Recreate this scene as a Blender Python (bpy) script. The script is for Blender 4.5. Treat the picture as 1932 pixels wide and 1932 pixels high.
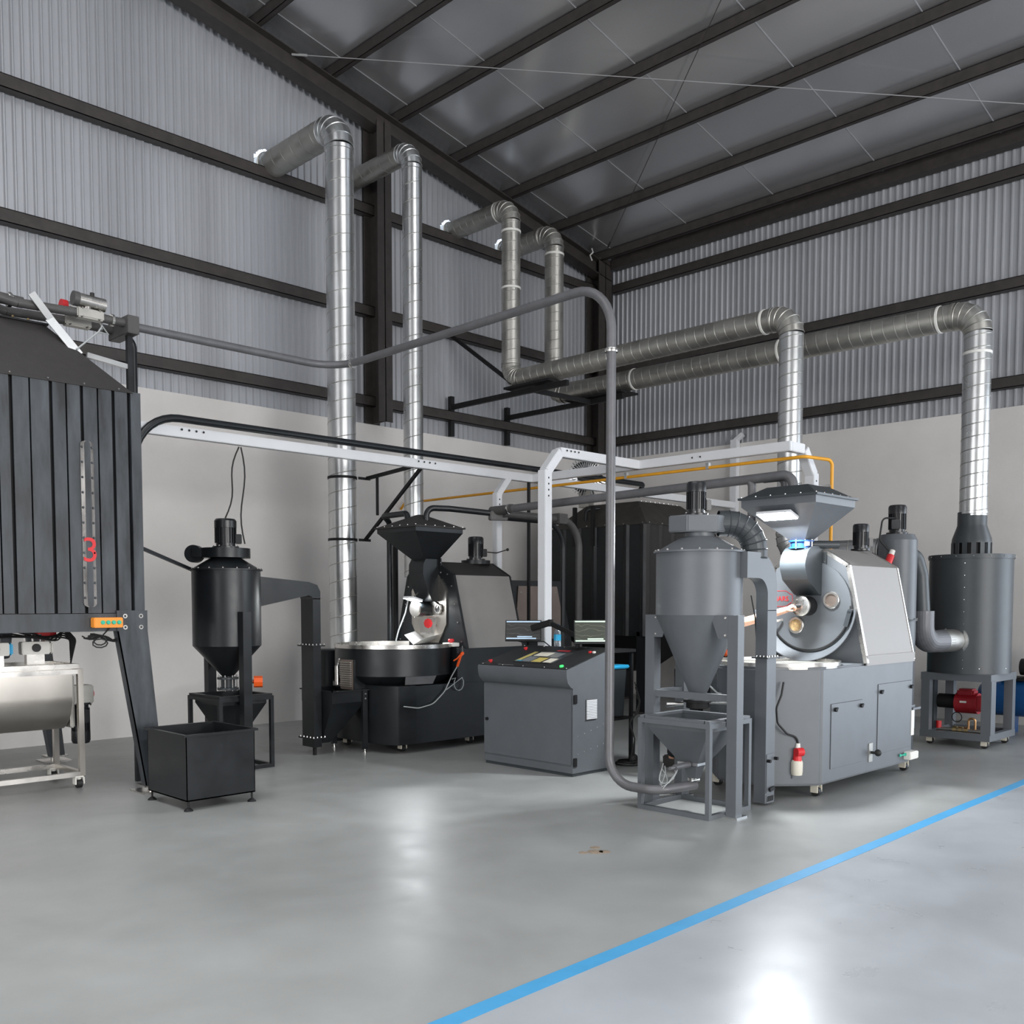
import bpy, bmesh, math, random
from mathutils import Vector, Matrix
random.seed(7)
for o in list(bpy.data.objects): bpy.data.objects.remove(o)
SC = bpy.context.scene
COL = SC.collection
PI = math.pi
# ------------------------------------------------------------------ camera
# World axes follow the hall: +x runs along the left (gable) wall, +y along the right wall.
CAM_H = 1.55
cd = bpy.data.cameras.new('camera'); cam = bpy.data.objects.new('camera', cd); COL.objects.link(cam)
cam.location = (0, 0, CAM_H)
cam.rotation_euler = (math.radians(90 - 3.2), 0, math.radians(-45))
cd.sensor_width = 36; cd.sensor_fit = 'HORIZONTAL'
cd.lens = 1832 / 1932 * 36
cd.shift_y = (1140 + 1832 * math.tan(math.radians(3.2)) - 966) / 1932
cd.clip_end = 200
SC.camera = cam
# ------------------------------------------------------------------ world, daylight, exposure
w = bpy.data.worlds.new('world'); SC.world = w; w.use_nodes = True
nt = w.node_tree; nt.nodes.clear()
out = nt.nodes.new('ShaderNodeOutputWorld'); bg = nt.nodes.new('ShaderNodeBackground')
bg.inputs[0].default_value = (0.72, 0.83, 1.0, 1); bg.inputs[1].default_value = 2.0
nt.links.new(bg.outputs[0], out.inputs[0])
def area(name, loc, rot, sx, sy, power, col, spread=180):
    l = bpy.data.lights.new(name, 'AREA'); l.shape = 'RECTANGLE'; l.size = sx; l.size_y = sy
    l.energy = power; l.color = col; l.spread = math.radians(spread)
    o = bpy.data.objects.new(name, l); COL.objects.link(o); o.location = loc; o.rotation_euler = rot
    return o
# daylight in the three open roller doors of the hall (right wall, back wall, left-hand wall)
area('daylight_right_door', (13.3, -1.6, 2.3), (0, math.radians(90), 0), 4.4, 7.6, 340, (0.86, 0.93, 1.0))
area('daylight_back_door', (2.0, -13.8, 2.8), (math.radians(90), 0, 0), 12, 5.2, 2050, (1.0, 0.97, 0.93))
area('daylight_side_door', (-13.2, 1.0, 2.8), (0, math.radians(-90), 0), 5.2, 10, 850, (1.0, 0.96, 0.91))
# added overhead fill lights that brighten the floor, out of view under the roof
area('overhead_fill_near', (0.6, -1.5, 9.55), (0, 0, 0), 5.0, 20, 760, (0.97, 0.985, 1.0), 105)
area('overhead_fill_far', (-7.5, -1.5, 8.25), (0, 0, 0), 2.4, 20, 300, (0.97, 0.985, 1.0), 120)
SC.view_settings.view_transform = 'Standard'
SC.view_settings.look = 'None'
SC.view_settings.exposure = 0.0
SC.view_settings.gamma = 1.0
SC.view_settings.use_curve_mapping = False

# ------------------------------------------------------------------ materials
MATS = {}
def mat(name, col, rough=.5, metal=0., var=0., scale=6., bump=0., bscale=40., rvar=0., stretch=None, emit=None, estr=0., spec=.5, trans=0., alpha=1.):
    m = bpy.data.materials.new(name); m.use_nodes = True; MATS[name] = m
    n = m.node_tree.nodes; L = m.node_tree.links; b = n['Principled BSDF']
    b.inputs['Base Color'].default_value = (*col, 1); b.inputs['Roughness'].default_value = rough
    b.inputs['Metallic'].default_value = metal; b.inputs['Specular IOR Level'].default_value = spec
    if trans: b.inputs['Transmission Weight'].default_value = trans
    if alpha < 1: b.inputs['Alpha'].default_value = alpha
    if emit: b.inputs['Emission Color'].default_value = (*emit, 1); b.inputs['Emission Strength'].default_value = estr
    if var or rvar or bump:
        tc = n.new('ShaderNodeTexCoord'); src = tc.outputs['Object']
        if stretch:
            mp = n.new('ShaderNodeMapping'); mp.inputs['Scale'].default_value = stretch
            L.new(src, mp.inputs[0]); src = mp.outputs[0]
        nz = n.new('ShaderNodeTexNoise'); nz.inputs['Scale'].default_value = scale
        nz.inputs['Detail'].default_value = 6; nz.inputs['Roughness'].default_value = .6
        L.new(src, nz.inputs['Vector'])
        if var:
            r = n.new('ShaderNodeValToRGB'); e = r.color_ramp.elements
            e[0].position = .3; e[1].position = .72
            e[0].color = (*[max(0, c * (1 - var)) for c in col], 1); e[1].color = (*[min(1, c * (1 + var)) for c in col], 1)
            L.new(nz.outputs[0], r.inputs[0]); L.new(r.outputs[0], b.inputs['Base Color'])
        if rvar:
            mr = n.new('ShaderNodeMapRange'); mr.inputs[1].default_value = .3; mr.inputs[2].default_value = .7
            mr.inputs[3].default_value = max(.03, rough - rvar); mr.inputs[4].default_value = min(1, rough + rvar)
            L.new(nz.outputs[0], mr.inputs[0]); L.new(mr.outputs[0], b.inputs['Roughness'])
        if bump:
            nb = n.new('ShaderNodeTexNoise'); nb.inputs['Scale'].default_value = bscale; nb.inputs['Detail'].default_value = 3
            L.new(src, nb.inputs['Vector'])
            bp = n.new('ShaderNodeBump'); bp.inputs['Strength'].default_value = bump; bp.inputs['Distance'].default_value = .01
            L.new(nb.outputs[0], bp.inputs['Height']); L.new(bp.outputs[0], b.inputs['Normal'])
    return m
mat('plaster', (.70, .675, .65), .85, var=.05, scale=1.2, bump=.25, bscale=60)
mat('cladding', (.42, .43, .455), .42, .35, var=.1, scale=1.5, rvar=.08, stretch=(1, 1, .12))
mat('steel_dark', (.040, .034, .031), .55, var=.25, scale=8)
mat('roof_sheet', (.64, .64, .65), .25, .8, var=.06, scale=.7, bump=.15, bscale=1.1)
mat('seam_white', (.30, .30, .30), .5)
mat('galv', (.60, .61, .61), .30, .95, var=.08, scale=3, rvar=.04)
mat('galv_dusty', (.42, .41, .38), .42, .85, var=.18, scale=4, rvar=.1)
mat('tape_white', (.75, .74, .70), .6)
mat('grey_paint', (.112, .122, .133), .42, .0, var=.06, scale=5, bump=.05, bscale=260)
mat('grey_paint_dark', (.040, .047, .052), .42, .0, var=.1, scale=5, bump=.05, bscale=260)
mat('grey_pipe', (.135, .135, .142), .45, .2, var=.12, scale=10, rvar=.08)
mat('dark_pipe', (.075, .072, .070), .5, .1, var=.15, scale=12)
mat('black_paint', (.0095, .0115, .0135), .36, spec=.4, var=.25, scale=5, rvar=.06, bump=.04, bscale=260)
mat('black_matt', (.009, .009, .010), .6, spec=.35, var=.2, scale=8)
mat('slate', (.040, .046, .053), .46, var=.75, scale=8.0, rvar=.08, stretch=(1, 1, .22))
mat('gauge_metal', (.24, .23, .22), .25, .7, var=.7, scale=5, rvar=.1, stretch=(1, 1, .3))
mat('dust_brown', (.27, .21, .155), .9, var=.2, scale=30)
mat('screen_yellow', (.50, .40, .10), .4)
mat('cover_dark', (.028, .025, .024), .68, var=.12, scale=14, bump=.15, bscale=120)
mat('tarp', (.045, .041, .036), .7, var=.3, scale=6, bump=.5, bscale=10)
mat('stainless', (.62, .60, .57), .28, 1.0, var=.12, scale=4, rvar=.1)
mat('stainless_worn', (.62, .585, .54), .30, 1.0, var=.05, scale=3, rvar=.03, stretch=(1, 1, .5))
mat('brushed', (.30, .285, .27), .55, .35, var=.06, scale=3, rvar=.04, bump=.03, bscale=200)
mat('brown_steel', (.25, .20, .17), .5, .6, var=.1, scale=4)
mat('white_paint', (.70, .71, .73), .45, var=.03, scale=4)
mat('yellow', (.78, .36, .02), .45, var=.08, scale=8)
mat('orange', (.85, .30, .03), .42)
mat('orange_red', (.90, .12, .015), .4)
mat('red', (.62, .02, .025), .4, var=.08, scale=6)
mat('red_dark', (.33, .012, .02), .38, var=.12, scale=6)
mat('green', (.02, .45, .30), .4)
mat('green_led', (.02, .6, .1), .4, emit=(.05, 1, .15), estr=1.5)
mat('blue', (.010, .07, .28), .4)
mat('spout_steel', (.62, .62, .61), .45, .3)
mat('blue_tank', (.006, .06, .19), .35, var=.1, scale=4)
mat('sky_blue', (.03, .42, .72), .4)
mat('tape_blue', (.055, .30, .56), .55, var=.06, scale=6)
mat('rubber', (.012, .012, .012), .6)
mat('motor_black', (.010, .011, .013), .32, var=.2, scale=10)
mat('chrome', (.72, .71, .68), .18, 1.0)
mat('copper', (.50, .27, .12), .35, .9)
mat('brass', (.60, .45, .22), .35, .9)
mat('cream', (.66, .62, .52), .5)
mat('white_plastic', (.75, .73, .68), .5)
mat('hose_clear', (.40, .42, .42), .4)
mat('skin', (.62, .36, .25), .5, var=.06, scale=20, bump=.05, bscale=60)
mat('hair', (.02, .014, .010), .6)
mat('teal_cloth', (.006, .075, .080), .85, bump=.2, bscale=60)
mat('white_cloth', (.68, .68, .70), .9)
mat('dark_cloth', (.013, .014, .018), .85, bump=.2, bscale=60)
mat('shoe', (.02, .018, .016), .5)
mat('beans', (.42, .28, .13), .6, var=.5, scale=60)
mat('glass', (.7, .72, .72), .05, trans=.9, alpha=.5)
mat('bottle_plastic', (.75, .82, .88), .1, trans=.85)
mat('teal_paint', (.012, .10, .11), .5)
mat('led', (1, 1, 1), .5, emit=(.92, .97, 1.0), estr=38)
mat('screen_dark', (.012, .013, .014), .25)

def screen_mat(name, base, line, bar, e):
    """monitor picture: dark plot area with curves"""
    m = bpy.data.materials.new(name); m.use_nodes = True; MATS[name] = m
    n = m.node_tree.nodes; L = m.node_tree.links; b = n['Principled BSDF']
    tc = n.new('ShaderNodeTexCoord'); mp = n.new('ShaderNodeMapping'); mp.inputs['Scale'].default_value = (7, 7, 7)
    wv = n.new('ShaderNodeTexWave'); wv.wave_type = 'BANDS'; wv.bands_direction = 'Z'; wv.inputs['Scale'].default_value = 1.1; wv.inputs['Distortion'].default_value = 9
    wv.inputs['Detail'].default_value = 1
    r = n.new('ShaderNodeValToRGB'); e0 = r.color_ramp.elements
    e0[0].position = .93; e0[0].color = (*base, 1); e0[1].position = .99; e0[1].color = (*line, 1)
    L.new(tc.outputs['Object'], mp.inputs[0]); L.new(mp.outputs[0], wv.inputs[0]); L.new(wv.outputs[1], r.inputs[0])
    L.new(r.outputs[0], b.inputs['Emission Color']); b.inputs['Emission Strength'].default_value = e
    b.inputs['Base Color'].default_value = (.01, .01, .01, 1); b.inputs['Roughness'].default_value = .3
screen_mat('screen_a', (.030, .030, .030), (.075, .075, .075), None, 1.0)
screen_mat('screen_b', (.05, .058, .042), (.12, .13, .09), None, 1.0)
mat('screen_bar', (.3, .4, .5), .4, emit=(.45, .6, .75), estr=.6)
mat('screen_bar_green', (.4, .5, .4), .4, emit=(.55, .7, .55), estr=.6)

def floor_mat(name, col, rough):
    m = bpy.data.materials.new(name); m.use_nodes = True; MATS[name] = m
    n = m.node_tree.nodes; L = m.node_tree.links; b = n['Principled BSDF']
    tc = n.new('ShaderNodeTexCoord')
    def noise(s, d, r, dist=0):
        x = n.new('ShaderNodeTexNoise'); x.inputs['Scale'].default_value = s; x.inputs['Detail'].default_value = d
        x.inputs['Roughness'].default_value = r; x.inputs['Distortion'].default_value = dist
        L.new(tc.outputs['Object'], x.inputs['Vector']); return x
    a = noise(.8, 6, .6, .3); r = n.new('ShaderNodeValToRGB'); e = r.color_ramp.elements
    e[0].position = .28; e[1].position = .75
    e[0].color = (*[c * .80 for c in col], 1); e[1].color = (*[c * 1.12 for c in col], 1)
    L.new(a.outputs[0], r.inputs[0])
    k = noise(3.2, 9, .62, .25); r2 = n.new('ShaderNodeValToRGB'); e = r2.color_ramp.elements
    e[0].position = .30; e[0].color = (.90, .89, .875, 1); e[1].position = .68; e[1].color = (1, 1, 1, 1)
    L.new(k.outputs[0], r2.inputs[0])
    mx = n.new('ShaderNodeMixRGB'); mx.blend_type = 'MULTIPLY'; mx.inputs[0].default_value = .45
    L.new(r.outputs[0], mx.inputs[1]); L.new(r2.outputs[0], mx.inputs[2]); L.new(mx.outputs[0], b.inputs['Base Color'])
    mr = n.new('ShaderNodeMapRange'); mr.inputs[1].default_value = .3; mr.inputs[2].default_value = .7
    mr.inputs[3].default_value = rough - .04; mr.inputs[4].default_value = rough + .06; b.inputs['Specular IOR Level'].default_value = .4
    L.new(k.outputs[0], mr.inputs[0]); L.new(mr.outputs[0], b.inputs['Roughness'])
    bn = noise(3.5, 4, .5); bp = n.new('ShaderNodeBump'); bp.inputs['Strength'].default_value = .12; bp.inputs['Distance'].default_value = .01
    L.new(bn.outputs[0], bp.inputs['Height']); L.new(bp.outputs[0], b.inputs['Normal'])
floor_mat('floor_concrete', (.315, .322, .316), .36)
floor_mat('floor_coated', (.37, .39, .415), .30)

# ------------------------------------------------------------------ mesh helpers
V = Vector
class MB:
    def __init__(s): s.v = []; s.f = []; s.mi = []; s.cur = 0
    def add(s, vs, fs):
        o = len(s.v); s.v += [tuple(p) for p in vs]
        for f in fs: s.f.append([i + o for i in f]); s.mi.append(s.cur)
        return s
    def box(s, x0, x1, y0, y1, z0, z1):
        return s.hexa([(x0, y0, z0), (x1, y0, z0), (x1, y1, z0), (x0, y1, z0)], [(x0, y0, z1), (x1, y0, z1), (x1, y1, z1), (x0, y1, z1)])
    def hexa(s, b, t, cap0=True, cap1=True):
        n = len(b); f = [[i, (i + 1) % n, n + (i + 1) % n, n + i] for i in range(n)]
        if cap0: f.append(list(range(n - 1, -1, -1)))
        if cap1: f.append(list(range(n, 2 * n)))
        return s.add(list(b) + list(t), f)
    def bar(s, p0, p1, w, h, up=(0, 0, 1)):
        p0, p1 = V(p0), V(p1); d = (p1 - p0).normalized(); u = V(up)
        if abs(d.dot(u)) > .99: u = V((1, 0, 0)) if abs(d.x) < .9 else V((0, 1, 0))
        r = d.cross(u).normalized() * (w / 2); u = r.cross(d).normalized() * (h / 2)
        c = [-r - u, r - u, r + u, -r + u]
        return s.hexa([p0 + k for k in c], [p1 + k for k in c])
    def frame(s, d):
        d = V(d).normalized(); a = V((0, 0, 1)) if abs(d.z) < .9 else V((1, 0, 0))
        x = d.cross(a).normalized(); return d, x, d.cross(x).normalized()
    def cyl(s, p0, p1, r0, r1=None, n=20, caps=True):
        r1 = r0 if r1 is None else r1; p0, p1 = V(p0), V(p1); d, x, y = s.frame(p1 - p0)
        cs = [x * math.cos(2 * PI * i / n) + y * math.sin(2 * PI * i / n) for i in range(n)]
        return s.hexa([p0 + c * r0 for c in cs], [p1 + c * r1 for c in cs], caps, caps)
    def lathe(s, p, d, prof, n=32, a0=0, a1=2 * PI, xdir=None):
        """prof: list of (radius, height along d) revolved about axis d through p"""
        p = V(p); d, x, y = s.frame(d)
        if xdir is not None: x = V(xdir).normalized(); y = d.cross(x)
        full = abs(a1 - a0 - 2 * PI) < 1e-6; m = n if full else n + 1; vs = []; fs = []
        for j, (r, h) in enumerate(prof):
            for i in range(m):
                a = a0 + (a1 - a0) * i / n
                vs.append(p + d * h + (x * math.cos(a) + y * math.sin(a)) * max(r, 1e-4))
        for j in range(len(prof) - 1):
            for i in range(n):
                k = (i + 1) % m; fs.append([j * m + i, j * m + k, (j + 1) * m + k, (j + 1) * m + i])
        return s.add(vs, fs)
    def tube(s, pts, r, n=14, caps=True, fillet=0, seg=7):
        pts = [V(p) for p in pts]
        if fillet:
            q = [pts[0]]
            for i in range(1, len(pts) - 1):
                fl = fillet[i - 1] if isinstance(fillet, (list, tuple)) else fillet
                a, b, c = pts[i - 1], pts[i], pts[i + 1]; u = (a - b); v = (c - b)
                ang = u.angle(v); t = min(fl / math.tan(ang / 2) if ang < PI - .01 else 0, u.length * .49 if i > 1 else u.length * .95, v.length * .49 if i < len(pts) - 2 else v.length * .95)
                if t < 1e-4: q.append(b); continue
                R = t * math.tan(ang / 2); u.normalize(); v.normalize(); bis = (u + v).normalized()
                cen = b + bis * (R / math.sin(ang / 2)); s0 = b + u * t - cen; s1 = b + v * t - cen
                ax = s0.cross(s1).normalized(); tot = s0.angle(s1)
                for k in range(seg + 1): q.append(cen + Matrix.Rotation(tot * k / seg, 3, ax) @ s0)
            q.append(pts[-1]); pts = q
        d, x, y = s.frame(pts[1] - pts[0]); vs = []; fs = []; N = len(pts)
        for i, p in enumerate(pts):
            if i:
                t0 = (pts[i] - pts[i - 1]).normalized(); t1 = (pts[min(i + 1, N - 1)] - pts[i]).normalized() if i < N - 1 else t0
                tm = (t0 + t1).normalized(); x = (x - tm * x.dot(tm)).normalized(); y = tm.cross(x)
                k = 1 / max(.5, tm.dot(t0))
            else: k = 1
            rr = r[i] if isinstance(r, list) else r
            for j in range(n):
                a = 2 * PI * j / n; vs.append(p + (x * math.cos(a) + y * math.sin(a)) * rr)
        for i in range(N - 1):
            for j in range(n): fs.append([i * n + j, i * n + (j + 1) % n, (i + 1) * n + (j + 1) % n, (i + 1) * n + j])
        if caps: fs.append(list(range(n - 1, -1, -1))); fs.append(list(range((N - 1) * n, N * n)))
        s.path = pts
        return s.add(vs, fs)
    def prism(s, poly, ax, a, b):
        mk = {'x': lambda p, t: (t, p[0], p[1]), 'y': lambda p, t: (p[0], t, p[1]), 'z': lambda p, t: (p[0], p[1], t)}[ax]
        return s.hexa([mk(p, a) for p in poly], [mk(p, b) for p in poly])
    def ball(s, c, r, n=8, m=5, sc=(1, 1, 1)):
        vs = []; fs = []
        for j in range(m + 1):
            t = PI * j / m
            for i in range(n):
                a = 2 * PI * i / n; vs.append((c[0] + r * sc[0] * math.sin(t) * math.cos(a), c[1] + r * sc[1] * math.sin(t) * math.sin(a), c[2] + r * sc[2] * math.cos(t)))
        for j in range(m):
            for i in range(n): fs.append([j * n + i, (j + 1) * n + i, (j + 1) * n + (i + 1) % n, j * n + (i + 1) % n])
        return s.add(vs, fs)
    def bolts(s, pts, d, r=.008, h=.008):
        for p in pts: s.cyl(V(p), V(p) + V(d).normalized() * h, r, r * .7, 6)
        return s
    def build(s, name, m, parent=None, bevel=0, smooth=35, loc=None):
        base = V(parent.get('_w', (0, 0, 0))) if parent else V((0, 0, 0))
        org = V(loc) if loc is not None else base
        me = bpy.data.meshes.new(name); bm = bmesh.new()
        vv = [bm.verts.new(V(p) - org) for p in s.v]
        for f, mi in zip(s.f, s.mi):
            try: fc = bm.faces.new([vv[i] for i in f]); fc.material_index = mi
            except ValueError: pass
        bmesh.ops.remove_doubles(bm, verts=bm.verts, dist=2e-4)
        bmesh.ops.recalc_face_normals(bm, faces=bm.faces)
        if bevel:
            ed = [e for e in bm.edges if len(e.link_faces) == 2 and e.calc_face_angle(0) > .6]
            bmesh.ops.bevel(bm, geom=ed, offset=bevel, segments=2, affect='EDGES', clamp_overlap=True)
        lim = math.radians(smooth)
        for f in bm.faces: f.smooth = True
        for e in bm.edges: e.smooth = len(e.link_faces) == 2 and e.calc_face_angle(0) < lim
        bm.to_mesh(me); bm.free()
        for k in (m if isinstance(m, (list, tuple)) else [m]): me.materials.append(MATS[k])
        o = bpy.data.objects.new(name, me); COL.objects.link(o)
        o['_w'] = tuple(org)
        if parent: o.parent = parent; o.location = org - base
        else: o.location = org
        return o
def tag(o, label=None, cat=None, group=None, kind=None):
    if label: o['label'] = label
    if cat: o['category'] = cat
    if group: o['group'] = group
    if kind: o['kind'] = kind
    return o
def thing(name, label, cat, base, group=None, kind=None):
    o = bpy.data.objects.new(name, None); COL.objects.link(o); o.location = base; o['_w'] = tuple(base); o.empty_display_size = .1
    return tag(o, label, cat, group, kind)
def setting(name, base=(0, 0, 0)):
    return thing(name, None, None, base, kind='structure')
def text(name, body, size, m, parent, origin, xdir, ydir, depth=.002, align='CENTER'):
    """raised lettering as mesh; xdir reading direction, ydir up"""
    cu = bpy.data.curves.new(name, 'FONT'); cu.body = body; cu.size = size; cu.extrude = depth; cu.align_x = align; cu.align_y = 'CENTER'
    to = bpy.data.objects.new(name + '_tmp', cu); COL.objects.link(to)
    dg = bpy.context.evaluated_depsgraph_get(); me = bpy.data.meshes.new_from_object(to.evaluated_get(dg))
    bpy.data.objects.remove(to)
    x = V(xdir).normalized(); y = V(ydir).normalized(); z = x.cross(y)
    M = Matrix(((x.x, y.x, z.x), (x.y, y.y, z.y), (x.z, y.z, z.z))).to_4x4()
    me.transform(M); me.materials.clear(); me.materials.append(MATS[m]); me.name = name
    o = bpy.data.objects.new(name, me); COL.objects.link(o); base = V(parent['_w']); o.parent = parent; o.location = V(origin) - base
    o['_w'] = tuple(origin); return o
def share(src, name, parent, loc, rot=None):
    o = bpy.data.objects.new(name, src.data); COL.objects.link(o); o.parent = parent
    o.location = V(loc) - V(parent['_w']) if parent else loc
    o['_w'] = tuple(loc)
    if rot: o.rotation_euler = rot
    return o

# ================================================================== THE HALL
WL, WR = 11.15, 13.4          # left (gable) wall plane y, right wall plane x
X0, Y0 = -13.4, -14.0         # far sides of the hall behind the camera
def roof_z(x): return 7.36 + .185 * (13.4 - abs(x)) if x > 0 else 7.36 + .185 * (13.4 + x)
# floor
fl = setting('floor')
tp0, tp1 = (-4.0, 2.58), (13.3, 2.90)
def tape_y(x): return 2.70 + .0186 * (x - 2.27)
MB().hexa([(X0, tape_y(X0), -.1), (WR, tape_y(WR), -.1), (WR, WL + .2, -.1), (X0, WL + .2, -.1)], [(X0, tape_y(X0), 0), (WR, tape_y(WR), 0), (WR, WL + .2, 0), (X0, WL + .2, 0)]).build('concrete_slab', 'floor_concrete', fl)
MB().hexa([(X0, Y0, -.1), (WR, Y0, -.1), (WR, tape_y(WR), -.1), (X0, tape_y(X0), -.1)], [(X0, Y0, 0), (WR, Y0, 0), (WR, tape_y(WR), 0), (X0, tape_y(X0), 0)]).build('coated_slab', 'floor_coated', fl)
t = MB(); a, b = -3.5, 13.2; n = 24
for i in range(n):
    x, x2 = a + (b - a) * i / n, a + (b - a) * (i + 1) / n
    j, j2 = .004 * math.sin(i * 1.7), .004 * math.sin((i + 1) * 1.7)
    t.hexa([(x, tape_y(x) - .085 + j, .0005), (x2, tape_y(x2) - .085 + j2, .0005), (x2, tape_y(x2) + j2, .0005), (x, tape_y(x) + j, .0005)],
           [(x, tape_y(x) - .085 + j, .002), (x2, tape_y(x2) - .085 + j2, .002), (x2, tape_y(x2) + j2, .002), (x, tape_y(x) + j, .002)], i == 0, True)
tag(t.build('floor_tape', 'tape_blue'), 'long straight blue marking tape stuck across the grey floor', 'tape')
t = MB()
for k, (px, py, r) in enumerate([(4.62, 3.88, .055), (4.70, 3.95, .035), (4.55, 3.92, .03), (4.66, 3.84, .04)]):
    t.cyl((px, py, .0003), (px, py, .0022), r, r * .92, 9)
tag(t.build('floor_stain', 'dust_brown'), 'small dried brown spill stain on the grey floor', 'stain')

# walls
def rib_profile(x0, x1, pitch=.1, dep=.022):
    p = []; x = x0
    while x < x1 - 1e-6:
        p += [(x, 0), (x + pitch * .30, 0), (x + pitch * .42, dep), (x + pitch * .58, dep), (x + pitch * .72, 0)]
        x += pitch
    p.append((x1, 0)); return p
wl = setting('wall_left'); wr = setting('wall_right')
MB().box(X0, WR, WL, WL + .2, 0, 4.07).build('plaster_wall', 'plaster', wl)
# cladding sheets, one metre wide, cut to the slope of the roof
HOLES = ((6.785, 7.135, .195), (8.01, 7.27, .128), (9.865, 7.135, .158), (11.0, 7.13, .178))   # rough cut-outs round the ducts (x, z, radius)
for k in range(12):
    x0 = 1.4 + k; p = rib_profile(x0, x0 + 1.0); m = MB()
    for (xa, da), (xb, db) in zip(p, p[1:]):
        xm = (xa + xb) / 2; zs_ = [(4.02, None)]
        cut = [(hz, math.sqrt(hr * hr - (xm - hx) ** 2)) for hx, hz, hr in HOLES if abs(xm - hx) < hr]
        spans = [(4.02, cut[0][0] - cut[0][1]), (cut[0][0] + cut[0][1], None)] if cut else [(4.02, None)]
        for za, zb in spans:
            m.add([(xa, WL + .06 - da, za), (xb, WL + .06 - db, za), (xb, WL + .06 - db, zb or roof_z(xb) + .12), (xa, WL + .06 - da, zb or roof_z(xa) + .12)], [[0, 1, 2, 3]])
    m.build('cladding_sheet', 'cladding', wl, smooth=12)
MB().hexa([(X0, WL + .05, 4.05), (1.4, WL + .05, 4.05), (1.4, WL + .12, 4.05), (X0, WL + .12, 4.05)], [(X0, WL + .05, roof_z(X0) + .1), (1.4, WL + .05, roof_z(1.4) + .1), (1.4, WL + .12, roof_z(1.4) + .1), (X0, WL + .12, roof_z(X0) + .1)]).build('cladding_far', 'cladding', wl)
for z in (4.37, 5.60, 6.97):
    m = MB(); m.box(X0, WR - .1, WL - .10, WL - .092, z - .07, z + .07); m.box(X0, WR - .1, WL - .10, WL + .03, z + .062, z + .07); m.box(X0, WR - .1, WL - .10, WL + .03, z - .07, z - .062)
    m.build('girt', 'steel_dark', wl)
def ibeam_col(m, x, y, z0, z1, w, d, t=.014, axis='y'):
    if axis == 'y':
        m.box(x - w / 2, x + w / 2, y - d / 2, y - d / 2 + t, z0, z1); m.box(x - w / 2, x + w / 2, y + d / 2 - t, y + d / 2, z0, z1); m.box(x - t / 2, x + t / 2, y - d / 2, y + d / 2, z0, z1)
    else:
        m.box(x - d / 2, x - d / 2 + t, y - w / 2, y + w / 2, z0, z1); m.box(x + d / 2 - t, x + d / 2, y - w / 2, y + w / 2, z0, z1); m.box(x - d / 2, x + d / 2, y - t / 2, y + t / 2, z0, z1)
m = MB(); ibeam_col(m, 8.37, WL - .16, 4.07, roof_z(8.37) - .2, .24, .32); m.build('column', 'steel_dark', wl)
m = MB(); ibeam_col(m, 13.14, WL - .14, 4.07, 7.45, .34, .28); m.build('column', 'steel_dark', wl)
m = MB(); ibeam_col(m, 2.4, WL - .16, 4.07, roof_z(2.4) - .2, .24, .32); m.build('column', 'steel_dark', wl)
# right wall: plaster base, cladding, girts; open roller door beyond the tape
DY0, DY1 = -5.4, 2.2
MB().box(WR, WR + .2, DY1, WL + .2, 0, 4.07).build('plaster_wall', 'plaster', wr)
MB().box(WR, WR + .2, Y0, DY0, 0, 4.07).build('plaster_wall', 'plaster', wr)
MB().box(WR + .01, WR + .2, DY0, DY1, 4.0, 4.6).build('door_lintel', 'steel_dark', wr)
p = rib_profile(0, 1.0); m = MB(); vs = []; fs = []
for (y, d) in p: vs += [(WR + .06 - d, y, 4.02), (WR + .06 - d, y, 7.5)]
for i in range(len(p) - 1): fs.append([2 * i, 2 * i + 2, 2 * i + 3, 2 * i + 1])
first = None
for k in range(10):
    y = WL - 1.0 - k + .05
    if first is None:
        first = MB().add([(a, b + y, c) for a, b, c in vs], fs).build('cladding_sheet', 'cladding', wr, smooth=12, loc=(WR, y, 4.0))
    else: share(first, 'cladding_sheet', wr, (WR, y, 4.0))
MB().box(WR + .05, WR + .1, Y0, WL - 9.95, 4.05, 7.5).build('cladding_far', 'cladding', wr)
for z in (4.37, 5.60, 6.97):
    m = MB(); m.box(WR - .10, WR - .092, Y0, WL - .3, z - .07, z + .07); m.box(WR - .10, WR + .03, Y0, WL - .3, z + .062, z + .07); m.box(WR - .10, WR + .03, Y0, WL - .3, z - .07, z - .062)
    m.build('girt', 'steel_dark', wr)
MB().box(WR - .14, WR + .02, Y0, WL - .3, 7.30, 7.48).build('eave_beam', 'steel_dark', wr)
# the two walls behind the camera, each with an open roller door
wb = setting('wall_back'); m = MB()
m.box(X0, -4.5, Y0 - .2, Y0, 0, 8.0); m.box(8.5, WR + .2, Y0 - .2, Y0, 0, 8.0); m.box(-4.5, 8.5, Y0 - .2, Y0, 5.6, 8.0); m.build('plaster_wall', 'plaster', wb)
m = MB(); m.hexa([(X0, Y0 - .2, 8.0), (WR, Y0 - .2, 8.0), (WR, Y0, 8.0), (X0, Y0, 8.0)], [(-.3, Y0 - .2, 10), (.3, Y0 - .2, 10), (.3, Y0, 10), (-.3, Y0, 10)]); m.build('gable', 'cladding', wb)
ws = setting('wall_side'); m = MB()
m.box(X0 - .2, X0, Y0, -4.2, 0, 7.6); m.box(X0 - .2, X0, 6.2, WL + .2, 0, 7.6); m.box(X0 - .2, X0, -4.2, 6.2, 5.6, 7.6); m.build('plaster_wall', 'plaster', ws)
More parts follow.
